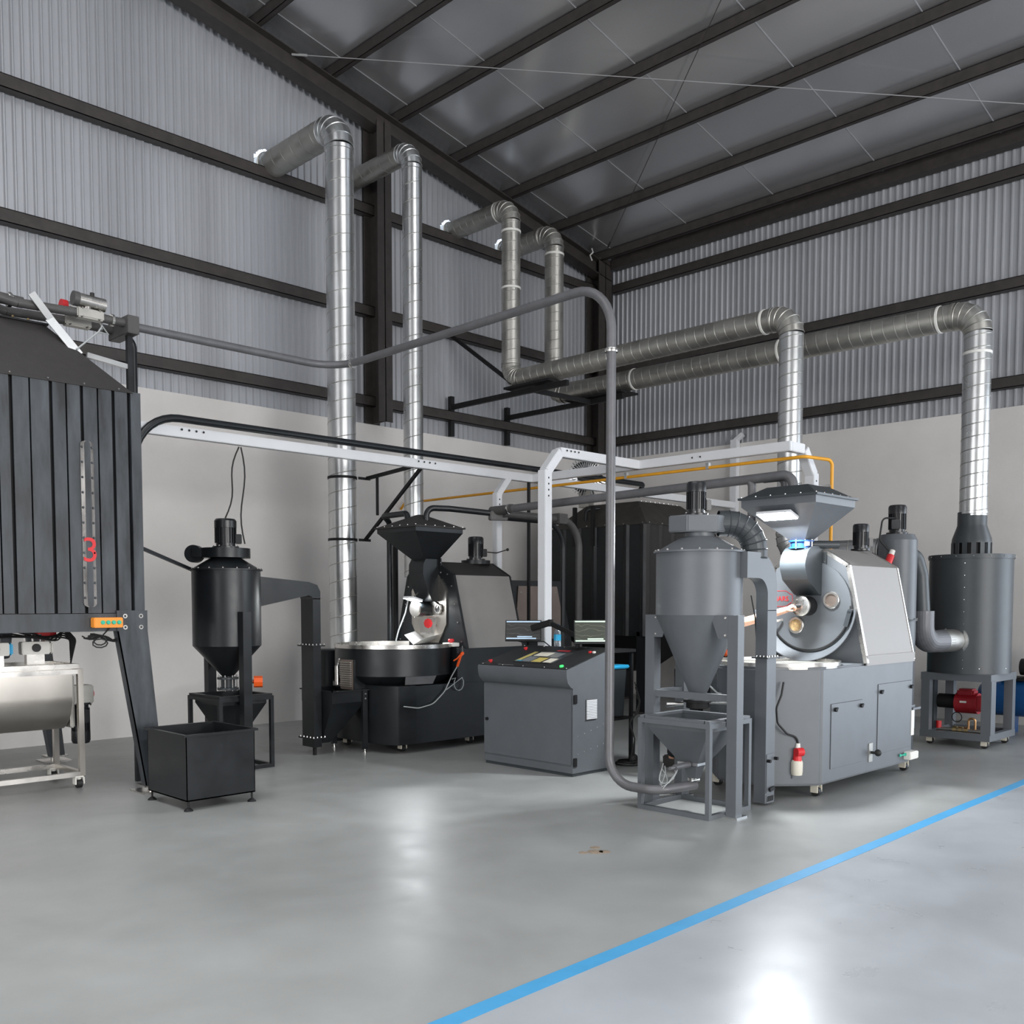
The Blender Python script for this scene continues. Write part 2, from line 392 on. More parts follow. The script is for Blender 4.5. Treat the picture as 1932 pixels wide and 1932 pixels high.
# roof
ce = setting('ceiling')
RO = .125
def roof_panel(y0, y1, s):
    xa, xb = (0, WR + .15) if s > 0 else (X0 - .15, 0)
    za, zb = roof_z(xa) + RO, roof_z(xb) + RO
    m = MB(); e = .006
    m.hexa([(xa, y0 + e, za), (xb, y0 + e, zb), (xb, y1 - e, zb), (xa, y1 - e, za)], [(xa, y0 + e, za + .05), (xb, y0 + e, zb + .05), (xb, y1 - e, zb + .05), (xa, y1 - e, za + .05)])
    return m.build('roof_panel', 'roof_sheet', ce)
W_P = 1.53; ys = [10.68 - W_P * i for i in range(17)]
roof_panel(10.68, WL + .2, 1); roof_panel(10.68, WL + .2, -1)
for i in range(16):
    roof_panel(ys[i + 1], ys[i], 1); roof_panel(ys[i + 1], ys[i], -1)
for i in range(10):      # pale joint strips between panels
    y = ys[i]; MB().bar((.3, y, roof_z(.3) + RO - .003), (WR - .15, y, roof_z(WR - .15) + RO - .003), .011, .005).build('joint_strip', 'seam_white', ce)
def purlin(x):
    z = roof_z(x); m = MB(); y0, y1 = Y0, WL - .02
    m.box(x - .035, x - .029, y0, y1, z - .02, z + .12); m.box(x - .035, x + .035, y0, y1, z - .02, z - .014); m.box(x - .035, x + .035, y0, y1, z + .114, z + .12); m.box(x + .029, x + .035, y0, y1, z - .02, z + .005)
    m.build('purlin', 'steel_dark', ce)
for i in range(12):
    x = 13.05 - 1.092 * i; purlin(x); purlin(-x)
def rafter(y):
    for s in (1, -1):
        m = MB(); pa = lambda x, dz: (s * x, y, roof_z(x) + dz)
        for (dz, wd, h) in ((-.27, .22, .014), (-.03, .22, .014), (-.15, .012, .24)): m.bar(pa(.0, dz), pa(13.3, dz), wd, h)
        m.build('rafter', 'steel_dark', ce)
rafter(WL - .17); rafter(4.6 - 9.2)
for k, (a, b) in enumerate((((7.01, 10.95, 8.50), (12.9, 3.75, 7.40)), ((8.2, 4.69, 8.29), (12.75, 10.5, 7.46)))):
    m = MB(); m.cyl(a, b, .005, n=8); d = (V(b) - V(a)).normalized(); m.cyl(V(a), V(a) + d * .2, .016, n=8); m.cyl(V(b) - d * .2, V(b), .016, n=8); m.build('brace_rod', 'seam_white' if k == 0 else 'steel_dark', ce)
# torn insulation at the roof corner
m = MB(); m.tube([(12.75, 10.85, 7.52), (12.72, 10.8, 7.44), (12.62, 10.78, 7.36), (12.6, 10.72, 7.26)], .012, n=6); m.build('insulation_strip', 'tape_white', ce)

# ================================================================== SHARED BUILDERS
def helix(m, p0, p1, r, pitch, tr=.003, n=24):
    p0, p1 = V(p0), V(p1); L = (p1 - p0).length; d, x, y = m.frame(p1 - p0); turns = L / pitch; N = max(8, int(turns * n)); vs = []; fs = []
    for i in range(N + 1):
        a = 2 * PI * turns * i / N; c = x * math.cos(a) + y * math.sin(a); b = p0 + d * (L * i / N)
        w = d * .0065
        vs += [b + c * r - w, b + c * (r + tr), b + c * r + w]
    for i in range(N):
        for j in range(2): fs.append([3 * i + j, 3 * i + j + 1, 3 * i + j + 4, 3 * i + j + 3])
    m.add(vs, fs)
def elbow_pts(a, b, c, R, seg=4):
    """gored elbow: points of a bend at corner b between a and c"""
    a, b, c = V(a), V(b), V(c); u = (a - b).normalized(); v = (c - b).normalized(); cen = b + u * R + v * R; q = []
    for k in range(seg + 1):
        t = PI / 2 * k / seg; q.append(cen - v * R * math.cos(t) - u * R * math.sin(t))
    return q
def spiral_duct(root, pts, r, mats, pitch=.13, R=None, rings=(), seam='galv', flip=None):
    """straight runs and gored elbows along a right-angled path, each its own part"""
    R = R or r * 1.25; cur = V(pts[0])
    for i in range(1, len(pts)):
        end = V(pts[i]); last = i == len(pts) - 1
        d = (end - cur).normalized(); stop = end if last else end - d * R
        mt = mats[min(i - 1, len(mats) - 1)]
        run = MB().cyl(cur, stop, r, n=36, caps=False).build('duct_run', mt, root)
        h = MB(); helix(h, cur + d * .02, stop - d * .02, r, pitch); h.build('spiral_seam', 'galv_dusty', run)
        cl = MB(); cl.lathe(stop - d * .05, d, [(r, 0), (r + .007, .004), (r + .007, .03), (r, .034)], 36); cl.build('collar', mt, run)
        if not last:
            q = elbow_pts(stop, end, pts[i + 1], R, 5); e = MB().tube([stop] + q[1:], r * 1.02, n=36, caps=False).build('elbow', mt, root, smooth=14)
            g = MB()
            for k in range(len(q)):
                tdir = (q[min(k + 1, len(q) - 1)] - q[max(k - 1, 0)]).normalized(); g.lathe(q[k] - tdir * .005, tdir, [(r * 1.02, 0), (r * 1.02 + .006, .005), (r * 1.02, .010)], 36)
            g.build('gore_seam', mt, e); cur = q[-1]
    return root
def motor(parent, c, r, h, up=(0, 0, 1), side=(1, -1, 0), m='motor_black'):
    """finned electric motor standing on c; part with sub-parts"""
    c = V(c); u = V(up).normalized(); b = MB()
    b.lathe(c, u, [(.001, 0), (r * 1.25, 0), (r * 1.25, .018), (r * .9, .022), (r * .9, h * .72), (.001, h * .72)], 24)
    d, x, y = b.frame(u)
    for i in range(22):
        a = 2 * PI * i / 22; q = x * math.cos(a) + y * math.sin(a); b.bar(c + q * r * .95 + u * .05, c + q * r * .95 + u * h * .70, .006, r * .14, up=q)
    o = b.build('motor', m, parent)
    MB().lathe(c, u, [(r * .8, h * .68), (r * 1.04, h * .69), (r * 1.04, h * .92), (r * .9, h * .985), (r * .55, h), (.001, h)], 24).build('fan_cover', m, o)
    s = V(side).normalized(); p = c + s * r * 1.2 + u * h * .32
    MB().bar(p - u * h * .16, p + u * h * .16, r * .95, r * .6, up=s).build('terminal_box', m, o, bevel=.006)
    bb = MB(); 
    for i in range(6):
        a = 2 * PI * i / 6; q = x * math.cos(a) + y * math.sin(a); bb.bolts([c + q * r * 1.12 + u * .018], u, .007, .012)
    bb.build('bolts', 'chrome', o)
    return o
def caster(parent, x, y, top, hous='cream'):
    m = MB(); m.box(x - .035, x + .035, y - .03, y + .03, top - .012, top); m.box(x - .04, x - .028, y - .035, y + .03, .03, top - .01); m.box(x + .028, x + .04, y - .035, y + .03, .03, top - .01); m.cyl((x, y, top - .03), (x, y, top - .01), .022, n=10)
    o = m.build('caster', hous, parent, bevel=.003)
    MB().cyl((x - .022, y - .004, .036), (x + .022, y - .004, .036), .036, n=18).build('wheel', 'rubber', o)
    return o
def ring_bolts(c, d, R, n, a0=0):
    m = MB(); d2, x, y = m.frame(d); return [V(c) + (x * math.cos(a0 + 2 * PI * i / n) + y * math.sin(a0 + 2 * PI * i / n)) * R for i in range(n)]

# ================================================================== EXHAUST DUCTS
D1 = thing('exhaust_duct', 'thickest silver galvanized duct rising behind the black roaster cooling tray', 'duct', (6.80, 9.65, 0), 'exhaust ducts')
spiral_duct(D1, [(6.80, 9.65, .05), (6.80, 9.65, 7.12), (6.80, WL + .25, 7.12)], .165, ['galv', 'galv_dusty'], .21, .26)
D2 = thing('exhaust_duct', 'slimmer silver galvanized duct rising above the black roaster hopper', 'duct', (8.01, 9.80, 0), 'exhaust ducts')
spiral_duct(D2, [(8.01, 9.80, 1.9), (8.01, 9.80, 7.27), (8.01, WL + .25, 7.27)], .125, ['galv', 'galv_dusty'], .21, .2)
MB().cyl((8.01, 9.80, 0), (8.01, 9.80, 1.92), .05, n=12).build('support_leg', 'black_matt', D2)
D3 = thing('exhaust_duct', 'silver spiral duct running overhead to the grey roaster and through the gable wall', 'duct', (9.88, 5.55, 2.1), 'exhaust ducts')
spiral_duct(D3, [(9.88, WL + .25, 7.12), (9.88, 9.90, 7.12), (9.88, 9.90, 4.72), (9.88, 5.52, 4.72), (9.88, 5.52, 2.1), (9.88, 4.44, 2.1)], .132, ['galv_dusty', 'galv_dusty', 'galv_dusty', 'galv', 'galv'], .135, .2)
D4 = thing('exhaust_duct', 'silver spiral duct running overhead to the tall grey afterburner cylinder', 'duct', (11.2, 4.02, 2.5), 'exhaust ducts')
spiral_duct(D4, [(11.02, WL + .25, 7.12), (11.02, 10.12, 7.12), (11.02, 10.12, 4.72), (11.2, 4.02, 4.72), (11.2, 4.02, 2.52)], .143, ['galv_dusty', 'galv_dusty', 'galv_dusty', 'galv'], .135, .22)
# pale sealing tape bands on the ducts
for root, p, d, r in ((D3, (9.88, 9.90, 6.0), (0, 0, 1), .134), (D3, (9.88, 10.15, 7.12), (0, 1, 0), .136), (D3, (9.88, 9.9, 6.78), (0, 0, 1), .136), (D3, (9.88, 5.85, 4.72), (0, 1, 0), .135),
                      (D4, (11.02, 10.12, 6.80), (0, 0, 1), .145), (D4, (11.06, 8.6, 4.72), (0, 1, 0), .146), (D4, (11.13, 6.35, 4.72), (0, 1, 0), .146), (D4, (11.18, 4.42, 4.72), (0, 1, 0), .146), (D4, (11.2, 4.02, 4.28), (0, 0, 1), .146)):
    m = MB(); m.lathe(p, d, [(r - .004, -.016), (r + .004, -.012), (r + .005, .012), (r - .004, .017)], 32); m.build('tape_band', 'tape_white', root)
# torn openings in the gable wall around each duct: flashing collar
for root, x, z, r in ((D1, 6.80, 7.12, .165), (D2, 8.01, 7.27, .125), (D3, 9.88, 7.12, .132), (D4, 11.02, 7.12, .15)):
    MB().lathe((x, WL + .035, z), (0, -1, 0), [(r + .016, 0), (r + .016, .012), (r + .003, .016), (r + .003, .05)], 28).build('wall_flashing', 'galv_dusty', root)
# steel bracket carrying the two spiral ducts by the corner
bk = thing('duct_bracket', 'black steel bracket carrying the spiral ducts beside the wall corner', 'bracket', (9.8, WL - .1, 4.07))
for x, y2 in ((9.80, 8.75), (10.98, 8.75)):
    MB().bar((x, WL - .06, 4.07), (x, WL - .06, 4.66), .07, .07).build('wall_post', 'black_matt', bk)
    MB().bar((x, WL - .06, 4.50), (x, y2, 4.50), .05, .07).build('arm', 'black_matt', bk)
MB().bar((9.80, 9.4, 4.50), (11.05, 9.35, 4.50), .05, .06).build('cross_bar', 'black_matt', bk)
MB().box(9.68, 10.08, 9.0, 9.85, 4.555, 4.585).build('duct_plate', 'black_matt', bk)
MB().box(10.86, 11.26, 8.7, 9.75, 4.545, 4.570).build('duct_plate', 'black_matt', bk)
MB().bar((9.8, WL - .08, 5.55), (9.8, 9.8, 4.66), .04, .05).build('strut', 'black_matt', bk)
# bracket of the two straight ducts
bk = thing('duct_clamp_bracket', 'thin black triangular bracket clamping the thickest duct to the cable tray', 'bracket', (6.80, 9.65, 2.2))
for z in (3.03, 2.30):
    m = MB(); m.lathe((6.80, 9.65, z), (0, 0, 1), [(.166, 0), (.174, 0), (.174, .03), (.166, .03), (.166, 0)], 32); m.box(6.93, 7.1, 9.50, 9.512, z, z + .03); m.build('clamp', 'black_matt', bk)
MB().bar((7.05, 9.5, 3.05), (7.05, 8.46, 3.12), .03, .04).build('arm', 'black_matt', bk)
MB().bar((7.02, 9.5, 2.32), (7.05, 8.46, 3.10), .03, .035).build('diagonal', 'black_matt', bk)
MB().bar((7.05, 9.3, 2.6), (7.05, 9.3, 3.05), .025, .025).build('hanger', 'black_matt', bk)

# ================================================================== WHITE CABLE TRAY FRAME
tr = thing('cable_tray_frame', 'white powder-coated cable tray frame spanning the machines on posts', 'cable tray', (7.24, 6.75, 0))
def tray(name, p0, p1, w=.085, h=.095): return MB().bar(p0, p1, w, h).build(name, 'white_paint', tr, bevel=.006)
ZT = 3.10
def holes(parent, pts, d):
    m = MB(); m.bolts(pts, d, .011, .003); m.build('bolt_holes', 'rubber', parent)
a = tray('beam', (3.74, 8.40, ZT), (8.75, 8.40, ZT)); holes(a, [(4.15 + .07 * i, 8.348, ZT + .02) for i in range(4)] + [(6.9 + .08 * i, 8.348, ZT + .02) for i in range(4)], (0, -1, 0))
a = tray('beam', (8.75, 8.45, ZT), (8.75, 4.86, ZT)); holes(a, [(8.698, 5.9 + .1 * i, ZT) for i in range(2)], (-1, 0, 0))
a = tray('beam', (7.42, 6.75, ZT), (8.75, 6.75, ZT)); holes(a, [(7.5 + .06 * i, 6.698, ZT + .02) for i in range(4)], (0, -1, 0))
tray('beam', (8.8, 8.40, ZT), (13.32, 8.40, ZT)); tray('beam', (8.75, 4.90, ZT), (9.0, 4.90, ZT))
def post(x, y, cx, cy, z1=2.90, pw=.105):
    """square post with a bevelled elbow towards (cx,cy)"""
    a = MB().bar((x, y, 0), (x, y, z1), pw, pw, up=(0, 1, 0)).build('post', 'white_paint', tr, bevel=.006)
    d = V((cx - x, cy - y, 0)).normalized()
    m = MB(); m.bar(V((x, y, z1 - .02)), V((x, y, ZT)) + d * .2, pw * .95, pw * .9, up=d); b = m.build('corner_elbow', 'white_paint', tr, bevel=.006)
    holes(a, [(x - .0 - (pw / 2 if abs(d.x) < .5 else 0), y - (pw / 2 if abs(d.x) > .5 else 0), z1 - .08 - .06 * i) for i in range(4)], (0, -1, 0) if abs(d.x) > .5 else (-1, 0, 0))
    MB().box(x - .11, x + .11, y - .11, y + .11, 0, .012).build('foot_plate', 'white_paint', tr)
post(7.22, 6.75, 8.75, 6.75); post(8.15, 8.40, 8.75, 8.40, 2.88, .085); post(9.22, 4.90, 8.75, 4.90, 2.88)
a = tray('wall_duct', (13.34, 8.40, 3.0), (13.34, 8.40, 4.12), .12, .10)
tray('wall_elbow', (13.34, 8.40, 4.10), (13.34, 8.26, 4.19), .07, .07)
# supply cables hanging from the tray to the black cyclone motor
for k, (x0, x1, y1, z1) in enumerate(((4.72, 4.60, 8.42, 2.36), (4.74, 4.75, 8.33, 2.12))):
    m = MB(); pts = [V((x0, 8.36, 3.03)).lerp(V((x1, y1, z1)), i / 10) + V((.03 * math.sin(2 * PI * i / 10) * (1 if k else -1), 0, 0)) for i in range(11)]
    tag(m.tube(pts, .007, n=6).build('motor_cable', 'rubber'), ['thin black cable hanging from tray to black cyclone motor top', 'thin black cable hanging from tray to black cyclone terminal box'][k], 'cable', 'hanging cables')

# ================================================================== PIPES
def pipe_thing(name, label, pts, r, m, fillet, n=16, clamps=(), cat='pipe'):
    o = MB(); o.tube(pts, r, n=n, fillet=fillet, seg=9); t = thing(name, label, cat, tuple(pts[-1])); o.build('pipe_run', m, t)
    for p, d in clamps:
        MB().lathe(p, d, [(r - .002, -.014), (r + .012, -.014), (r + .016, 0), (r + .012, .014), (r - .002, .014)], 20).build('clamp', 'chrome', t)
        q = MB(); dd, x, y = q.frame(d); q.cyl(V(p) + x * (r + .01), V(p) + x * (r + .05), .008, n=8); q.build('clamp_screw', 'chrome', t)
    return t
pipe_thing('conveying_pipe', 'long grey conveying pipe looping from the numbered silo to the grey hopper stand', [(3.62, 8.30, 3.93), (5.79, 8.30, 3.93), (5.79, 4.73, 3.97), (5.79, 4.73, .17), (5.80, 4.28, .17), (6.12, 4.16, .19)], .036, 'grey_pipe', [.35, .35, .38, .16], clamps=(((5.79, 4.73, 3.46), (0, 0, 1)), ((5.79, 8.02, 3.93), (0, 1, 0))))
pipe_thing('air_pipe', 'black pipe lying along the white cable tray from numbered silo to rear silo', [(3.695, 8.33, 2.4), (3.695, 8.33, 3.21), (10.9, 8.33, 3.21), (11.15, 8.6, 3.10)], .035, 'black_paint', [.42, .1])
pipe_thing('gas_pipe', 'thin yellow gas pipe with elbows running beside the white tray', [(8.85, WL - .03, 2.92), (8.85, WL - .12, 3.0), (8.85, 4.78, 3.0), (9.14, 4.64, 2.98), (9.14, 4.64, 1.9)], .017, 'yellow', [.03, .06, .06])
g = bpy.data.objects['gas_pipe']
for y in (10.9, 7.0, 5.9):
    MB().box(8.83, 8.87, y - .018, y + .018, 2.985, 3.05).build('pipe_hanger', 'galv', g)
MB().cyl((9.14, 4.64, 2.72), (9.14, 4.86, 2.72), .022, n=12).build('side_bracket', 'chrome', g)
pipe_thing('grey_pipe', 'grey pipe running overhead into the grey roaster hopper lid', [(7.62, 7.80, 2.60), (7.62, 4.22, 2.66), (7.62, 4.22, 2.44)], .042, 'grey_pipe', [.1])
pipe_thing('branch_pipe', 'grey branch pipe dropping behind the grey feed hopper', [(7.62, 4.80, 2.655), (7.62, 4.62, 2.655), (7.62, 4.62, 1.98)], .036, 'grey_pipe', [.07])
pipe_thing('branch_pipe', 'short grey bend entering the middle of the grey hopper lid', [(7.70, 4.55, 2.655), (7.70, 4.34, 2.655), (7.70, 4.34, 2.50)], .036, 'grey_pipe', [.07])
pipe_thing('hopper_pipe', 'black pipe leaving the black roaster hopper lid', [(6.88, 8.20, 2.42), (6.88, 8.20, 2.60), (7.12, 8.10, 2.60), (7.68, 7.86, 2.56)], .033, 'black_paint', [.09, .05])
pipe_thing('drop_pipe', 'grey pipe curving down behind the console beside the rear silo', [(7.66, 7.80, 2.56), (8.95, 7.80, 2.56), (8.95, 7.80, .9)], .042, 'dark_pipe', [.34])
pipe_thing('drop_pipe', 'thin black pipe curving down inside the grey drop pipe bend', [(7.66, 7.92, 2.53), (8.80, 7.92, 2.53), (8.80, 7.92, .9)], .03, 'black_paint', [.34])
jb = thing('pipe_junction', 'grey Y-shaped pipe junction clamped over the black roaster', 'pipe fitting', (7.6, 7.85, 2.55))
m = MB(); m.cyl((7.62, 7.95, 2.595), (7.62, 7.60, 2.60), .052); m.bar((7.56, 7.92, 2.54), (7.74, 7.82, 2.54), .1, .1); m.build('body', 'dark_pipe', jb, bevel=.008)
m = MB(); m.lathe((7.62, 7.66, 2.60), (0, 1, 0), [(.05, -.012), (.058, -.01), (.058, .01), (.05, .012)], 20); m.build('clamp', 'chrome', jb)
m = MB(); m.bar((8.52, 7.8, 2.56), (8.68, 7.8, 2.56), .13, .12); tag(m.build('pipe_coupling', 'dark_pipe', bevel=.008), 'square dark coupling on the grey drop pipe', 'pipe fitting')
tag(MB().bar((8.62, 8.33, 1.0), (8.62, 8.33, 3.04), .03, .03).build('hanging_rod', 'black_matt'), 'slim black rod hanging from the tray above the black roaster', 'rod')

# ================================================================== NUMBERED SILO (left)
SX0, SX1, SY0, SY1 = 1.30, 3.50, 7.75, 9.92
S1 = thing('grain_silo', 'large dark ribbed silo with red number three on its gauge strip', 'silo', (2.4, 8.85, 0), 'silos')
ZB, ZTOP = 1.48, 3.25
core = MB().box(SX0 + .04, SX1 - .048, SY0 + .048, SY1 - .04, ZB, ZTOP - .01).build('inner_shell', 'black_matt', S1)
# folded boards with deep dark slots between them
xe = [1.55, 1.69, 1.84, 1.98, 2.13, 2.275, 2.42, 2.505, 2.645, 2.79, 2.91, 3.02, 3.15, 3.265, 3.39]
def board(ax, x0, x1, y, k):
    t = .012 if k % 2 == 0 else .026
    if ax == 'x': return MB().prism([(x0 + t, y), (x1, y), (x1 - .006, y + .05), (x0 + t + .004, y + .05)], 'z', ZB, ZTOP)
    return MB().box(y - .05, y, x0 + t, x1, ZB, ZTOP)
for k in range(len(xe) - 1): board('x', xe[k], xe[k + 1], SY0, k).build('wall_panel', 'slate', S1)
MB().box(SX0, xe[0], SY0, SY0 + .05, ZB, ZTOP).build('wall_panel', 'slate', S1)
MB().box(xe[-1] + .026, SX1 - .084, SY0, SY0 + .05, ZB, ZTOP).build('wall_panel', 'slate', S1)
for k in range(15): board('y', SY0 + .02 + .14 * k, SY0 + .02 + .14 * (k + 1), SX1, k).build('wall_panel', 'slate', S1)
MB().box(SX1 - .082, SX1, SY0 - .002, SY0 + .02, ZB - .02, ZTOP).build('corner_post', 'slate', S1)
# bottom hopper hidden in the frame and the ring beam
m = MB()
for a, b, c, d in ((SX0, SX1, SY0 - .012, SY0 + .09), (SX0, SX1, SY1 - .09, SY1), (SX0, SX0 + .09, SY0, SY1), (SX1 - .09, SX1, SY0, SY1)): m.box(a, b, c, d, 1.335, 1.475)
m.build('ring_beam', 'slate', S1, bevel=.004)
MB().hexa([(1.9, 9.1, 1.28), (2.4, 9.1, 1.28), (2.4, 9.5, 1.28), (1.9, 9.5, 1.28)], [(SX0 + .1, SY0 + .1, ZB), (SX1 - .1, SY0 + .1, ZB), (SX1 - .1, SY1 - .1, ZB), (SX0 + .1, SY1 - .1, ZB)]).build('bottom_hopper', 'black_matt', S1)
# pyramid cover with bolted top flange
cov = MB().hexa([(SX0 - .01, SY0 - .012, ZTOP - .012), (SX1 - .06, SY0 - .012, ZTOP - .012), (SX1 - .06, SY1, ZTOP - .012), (SX0 - .01, SY1, ZTOP - .012)],
          [(1.78, 8.32, 3.80), (2.98, 8.32, 3.80), (2.98, 9.35, 3.80), (1.78, 9.35, 3.80)]).build('cover', 'cover_dark', S1)
m = MB(); m.bolts([(SX0 + .13 + .27 * i, SY0 - .012, ZTOP + .005) for i in range(8)], (0, -1, .4), .009, .008); m.build('bolts', 'chrome', cov)
m = MB(); m.hexa([(1.76, 8.30, 3.80), (3.0, 8.30, 3.80), (3.0, 9.37, 3.80), (1.76, 9.37, 3.80)], [(1.76, 8.30, 3.815), (3.0, 8.30, 3.815), (3.0, 9.37, 3.815), (1.76, 9.37, 3.815)]); fo = m.build('top_flange', 'black_matt', S1)
m = MB(); m.bolts([(1.82 + .115 * i, 8.33, 3.815) for i in range(10)], (0, 0, 1), .012, .02); m.build('bolts', 'brass', fo)
# legs: splayed plates with a return flange and base plates
def leg(cx, cy, sx, sy):
    yf = cy; m = MB()
    m.hexa([(cx - .02 + .12 * sx, yf, .06), (cx + .14 + .12 * sx, yf, .06), (cx + .14 + .12 * sx, yf + .012, .06), (cx - .02 + .12 * sx, yf + .012, .06)],
           [(cx - .12, yf, 1.335), (cx + .13, yf, 1.335), (cx + .13, yf + .012, 1.335), (cx - .12, yf + .012, 1.335)])
    m.box(cx - .12, cx + .13, yf, yf + .012, 1.335, 1.50)
    m.hexa([(cx - .02 + .12 * sx, yf, .06), (cx - .008 + .12 * sx, yf, .06), (cx - .008 + .12 * sx, yf + .08 * sy, .06), (cx - .02 + .12 * sx, yf + .08 * sy, .06)],
           [(cx - .12, yf, 1.335), (cx - .108, yf, 1.335), (cx - .108, yf + .08 * sy, 1.335), (cx - .12, yf + .08 * sy, 1.335)])
    o = m.build('leg', 'slate', S1)
    r = MB()
    for dx in (-.085, .045):
        for dz in (1.365, 1.455): r.lathe((cx + dx + .03, yf - .001, dz), (0, -1, 0), [(.010, 0), (.018, 0), (.018, .003), (.010, .003)], 16)
    r.build('bolt_rings', 'stainless', o)
    p = MB(); bx = cx + .06 + .12 * sx; p.box(bx - .13, bx + .13, yf - .06, yf + .2, 0, .012); p.box(bx - .1, bx + .1, yf - .03, yf + .14, .05, .062); p.cyl((bx, yf + .06, .012), (bx, yf + .06, .05), .035, n=12); p.build('base_plate', 'stainless', o)
leg(3.38, SY0 - .025, .9, 1); leg(3.38, SY1 - .02, .9, -1); leg(1.42, SY0 - .025, -1, 1); leg(1.42, SY1 - .02, -1, -1)
# level gauge strip with clear cover, bolts and the number
gx0, gx1 = 3.008, 3.108
m = MB(); pts = []
for i in range(9): a = PI * i / 8; pts.append(((gx0 + gx1) / 2 + .05 * math.cos(a), 2.79 + .03 * math.sin(a)))
for i in range(9): a = PI + PI * i / 8; pts.append(((gx0 + gx1) / 2 + .05 * math.cos(a), 1.555 + .03 * math.sin(a)))
m.prism(pts, 'y', SY0 - .014, SY0 - .004); ga = m.build('gauge_strip', 'gauge_metal', S1)
m = MB(); m.prism([((x - 3.058) * .45 + 3.062, z if z < 2 else z) for x, z in pts], 'y', SY0 - .018, SY0 - .013); m.build('gauge_window', 'slate', ga)
m = MB()
for i in range(11):
    for x in (gx0 + .011, gx1 - .011): m.bolts([(x, SY0 - .014, 1.60 + .117 * i)], (0, -1, 0), .011, .008)
m.build('bolts', 'slate', ga)
text('silo_number', '3', .27, 'red', ga, (3.064, SY0 - .021, 1.965), (1, 0, 0), (0, 0, 1), .001)
# control box with four green buttons
cb = MB().box(3.055, 3.285, SY0 - .085, SY0 - .012, 1.365, 1.445).build('control_box', 'orange', S1, bevel=.006)
for i in range(4):
    b = MB(); b.cyl((3.122 + .043 * i, SY0 - .085, 1.407), (3.122 + .043 * i, SY0 - .098, 1.407), .017, .014, 16); b.build('button', 'green', cb)
m = MB()
for k in range(5):
    pts = [(3.0 + .03 * i + .015 * k, SY0 + .02 + .01 * math.sin(i + k), 1.30 - .02 * math.sin(i * .8 + k) - .004 * i) for i in range(9)]
    m.tube(pts, .006, n=5)
for k in range(2): m.tube([(3.14 + .05 * math.cos(a * .7) * (1 + .2 * k), SY0 + .02, 1.26 + .035 * math.sin(a * .7) - .02 * k) for a in range(10)], .006, n=5)
m.tube([(3.05, SY0 + .02, 1.30), (3.15, SY0, 1.30), (3.2, SY0 - .03, 1.365)], .006, n=5)
m.build('loose_cables', 'rubber', S1)
# side posts and pipe block
sp = thing('pipe_support', 'black square post with block holding the conveying pipes beside the numbered silo', 'support', (3.66, 8.3, 0))
MB().bar((3.66, 8.3, 0), (3.66, 8.3, 3.86), .045, .045).build('post', 'black_paint', sp)
MB().box(3.60, 3.70, 8.18, 8.58, 3.84, 3.99).build('pipe_block', 'dark_pipe', sp, bevel=.004)
MB().bar((3.3, 8.3, 3.62), (3.64, 8.3, 3.58), .03, .04).build('brace', 'galv', sp)
pipe_thing('vent_pipe', 'glossy black pipe bending down behind the numbered silo', [(3.66, 8.45, 3.88), (3.765, 8.45, 3.88), (3.765, 8.45, 2.2)], .028, 'black_paint', [.1])
# two pinch valves and feed pipes on top of the silo
def valve(name, label, y, z, cap):
    t = thing(name, label, 'valve', (3.35, y, z), 'valves on the numbered silo')
    m = MB(); m.cyl((2.75, y, z - .02), (3.2, y, z + .0), .036); m.tube([(2.60, y, z + .0), (2.75, y, z - .02)], .036); m.cyl((3.42, y, z - .005), (3.6, y, z - .005), .036); m.build('pipe_run', 'dark_pipe', t)
    m = MB(); m.bar((3.2, y, z), (3.42, y, z), .09, .08); m.build('valve_body', 'galv_dusty', t, bevel=.01)
    m = MB()
    for x in (3.24, 3.38):
        for dz in (-.035, .035): m.bolts([(x, y - .045, z + dz)], (0, -1, 0), .01, .012)
    m.build('bolts', 'chrome', t)
    m = MB(); m.cyl((3.22, y, z + .11), (3.44, y, z + .10), .055, n=20); m.cyl((3.3, y, z + .04), (3.3, y, z + .08), .03); a = m.build('actuator', 'stainless', t)
    MB().cyl((3.18, y, z + .112), (3.225, y, z + .11), .058, n=20).build('end_cap', cap, a)
    MB().cyl((3.34, y, z + .15), (3.34, y, z + .185), .018, n=12).build('indicator', 'rubber', a)
    m = MB(); m.lathe((3.5, y, z - .005), (1, 0, 0), [(.036, -.012), (.05, -.01), (.05, .01), (.036, .012)], 18); m.build('clamp', 'chrome', t)
valve('pinch_valve', 'stainless pneumatic valve with grey end cap on top of numbered silo', 8.26, 3.94, 'dark_pipe')
valve('pinch_valve', 'pneumatic valve with red end cap behind its grey-capped twin', 8.52, 3.93, 'red')
pipe_thing('feed_hose', 'short brown hose entering the numbered silo cover', [(2.82, 8.34, 3.95), (2.42, 8.36, 3.97), (2.32, 8.38, 3.80)], .044, 'dark_pipe', [.08], clamps=(((2.72, 8.345, 3.955), (1, 0, 0)),))
m = MB(); m.bar((2.84, 8.2, 4.0), (3.02, 8.2, 3.78), .06, .012, up=(0, -1, 0)); m.bar((2.97, 8.2, 3.83), (3.16, 8.1, 3.56), .07, .008, up=(0, -1, 0)); tag(m.build('angle_strip', 'galv'), 'loose galvanized angle strip leaning on the silo cover', 'metal strip')
tag(MB().tube([(3.14, 8.1, 3.60), (3.36, 8.2, 3.80), (3.40, 8.22, 3.86), (3.45, 8.22, 3.80), (3.36, 8.2, 3.80)], .007, n=6).build('string_tie', 'hose_clear'), 'pale string tied from valve to the silo cover', 'string')
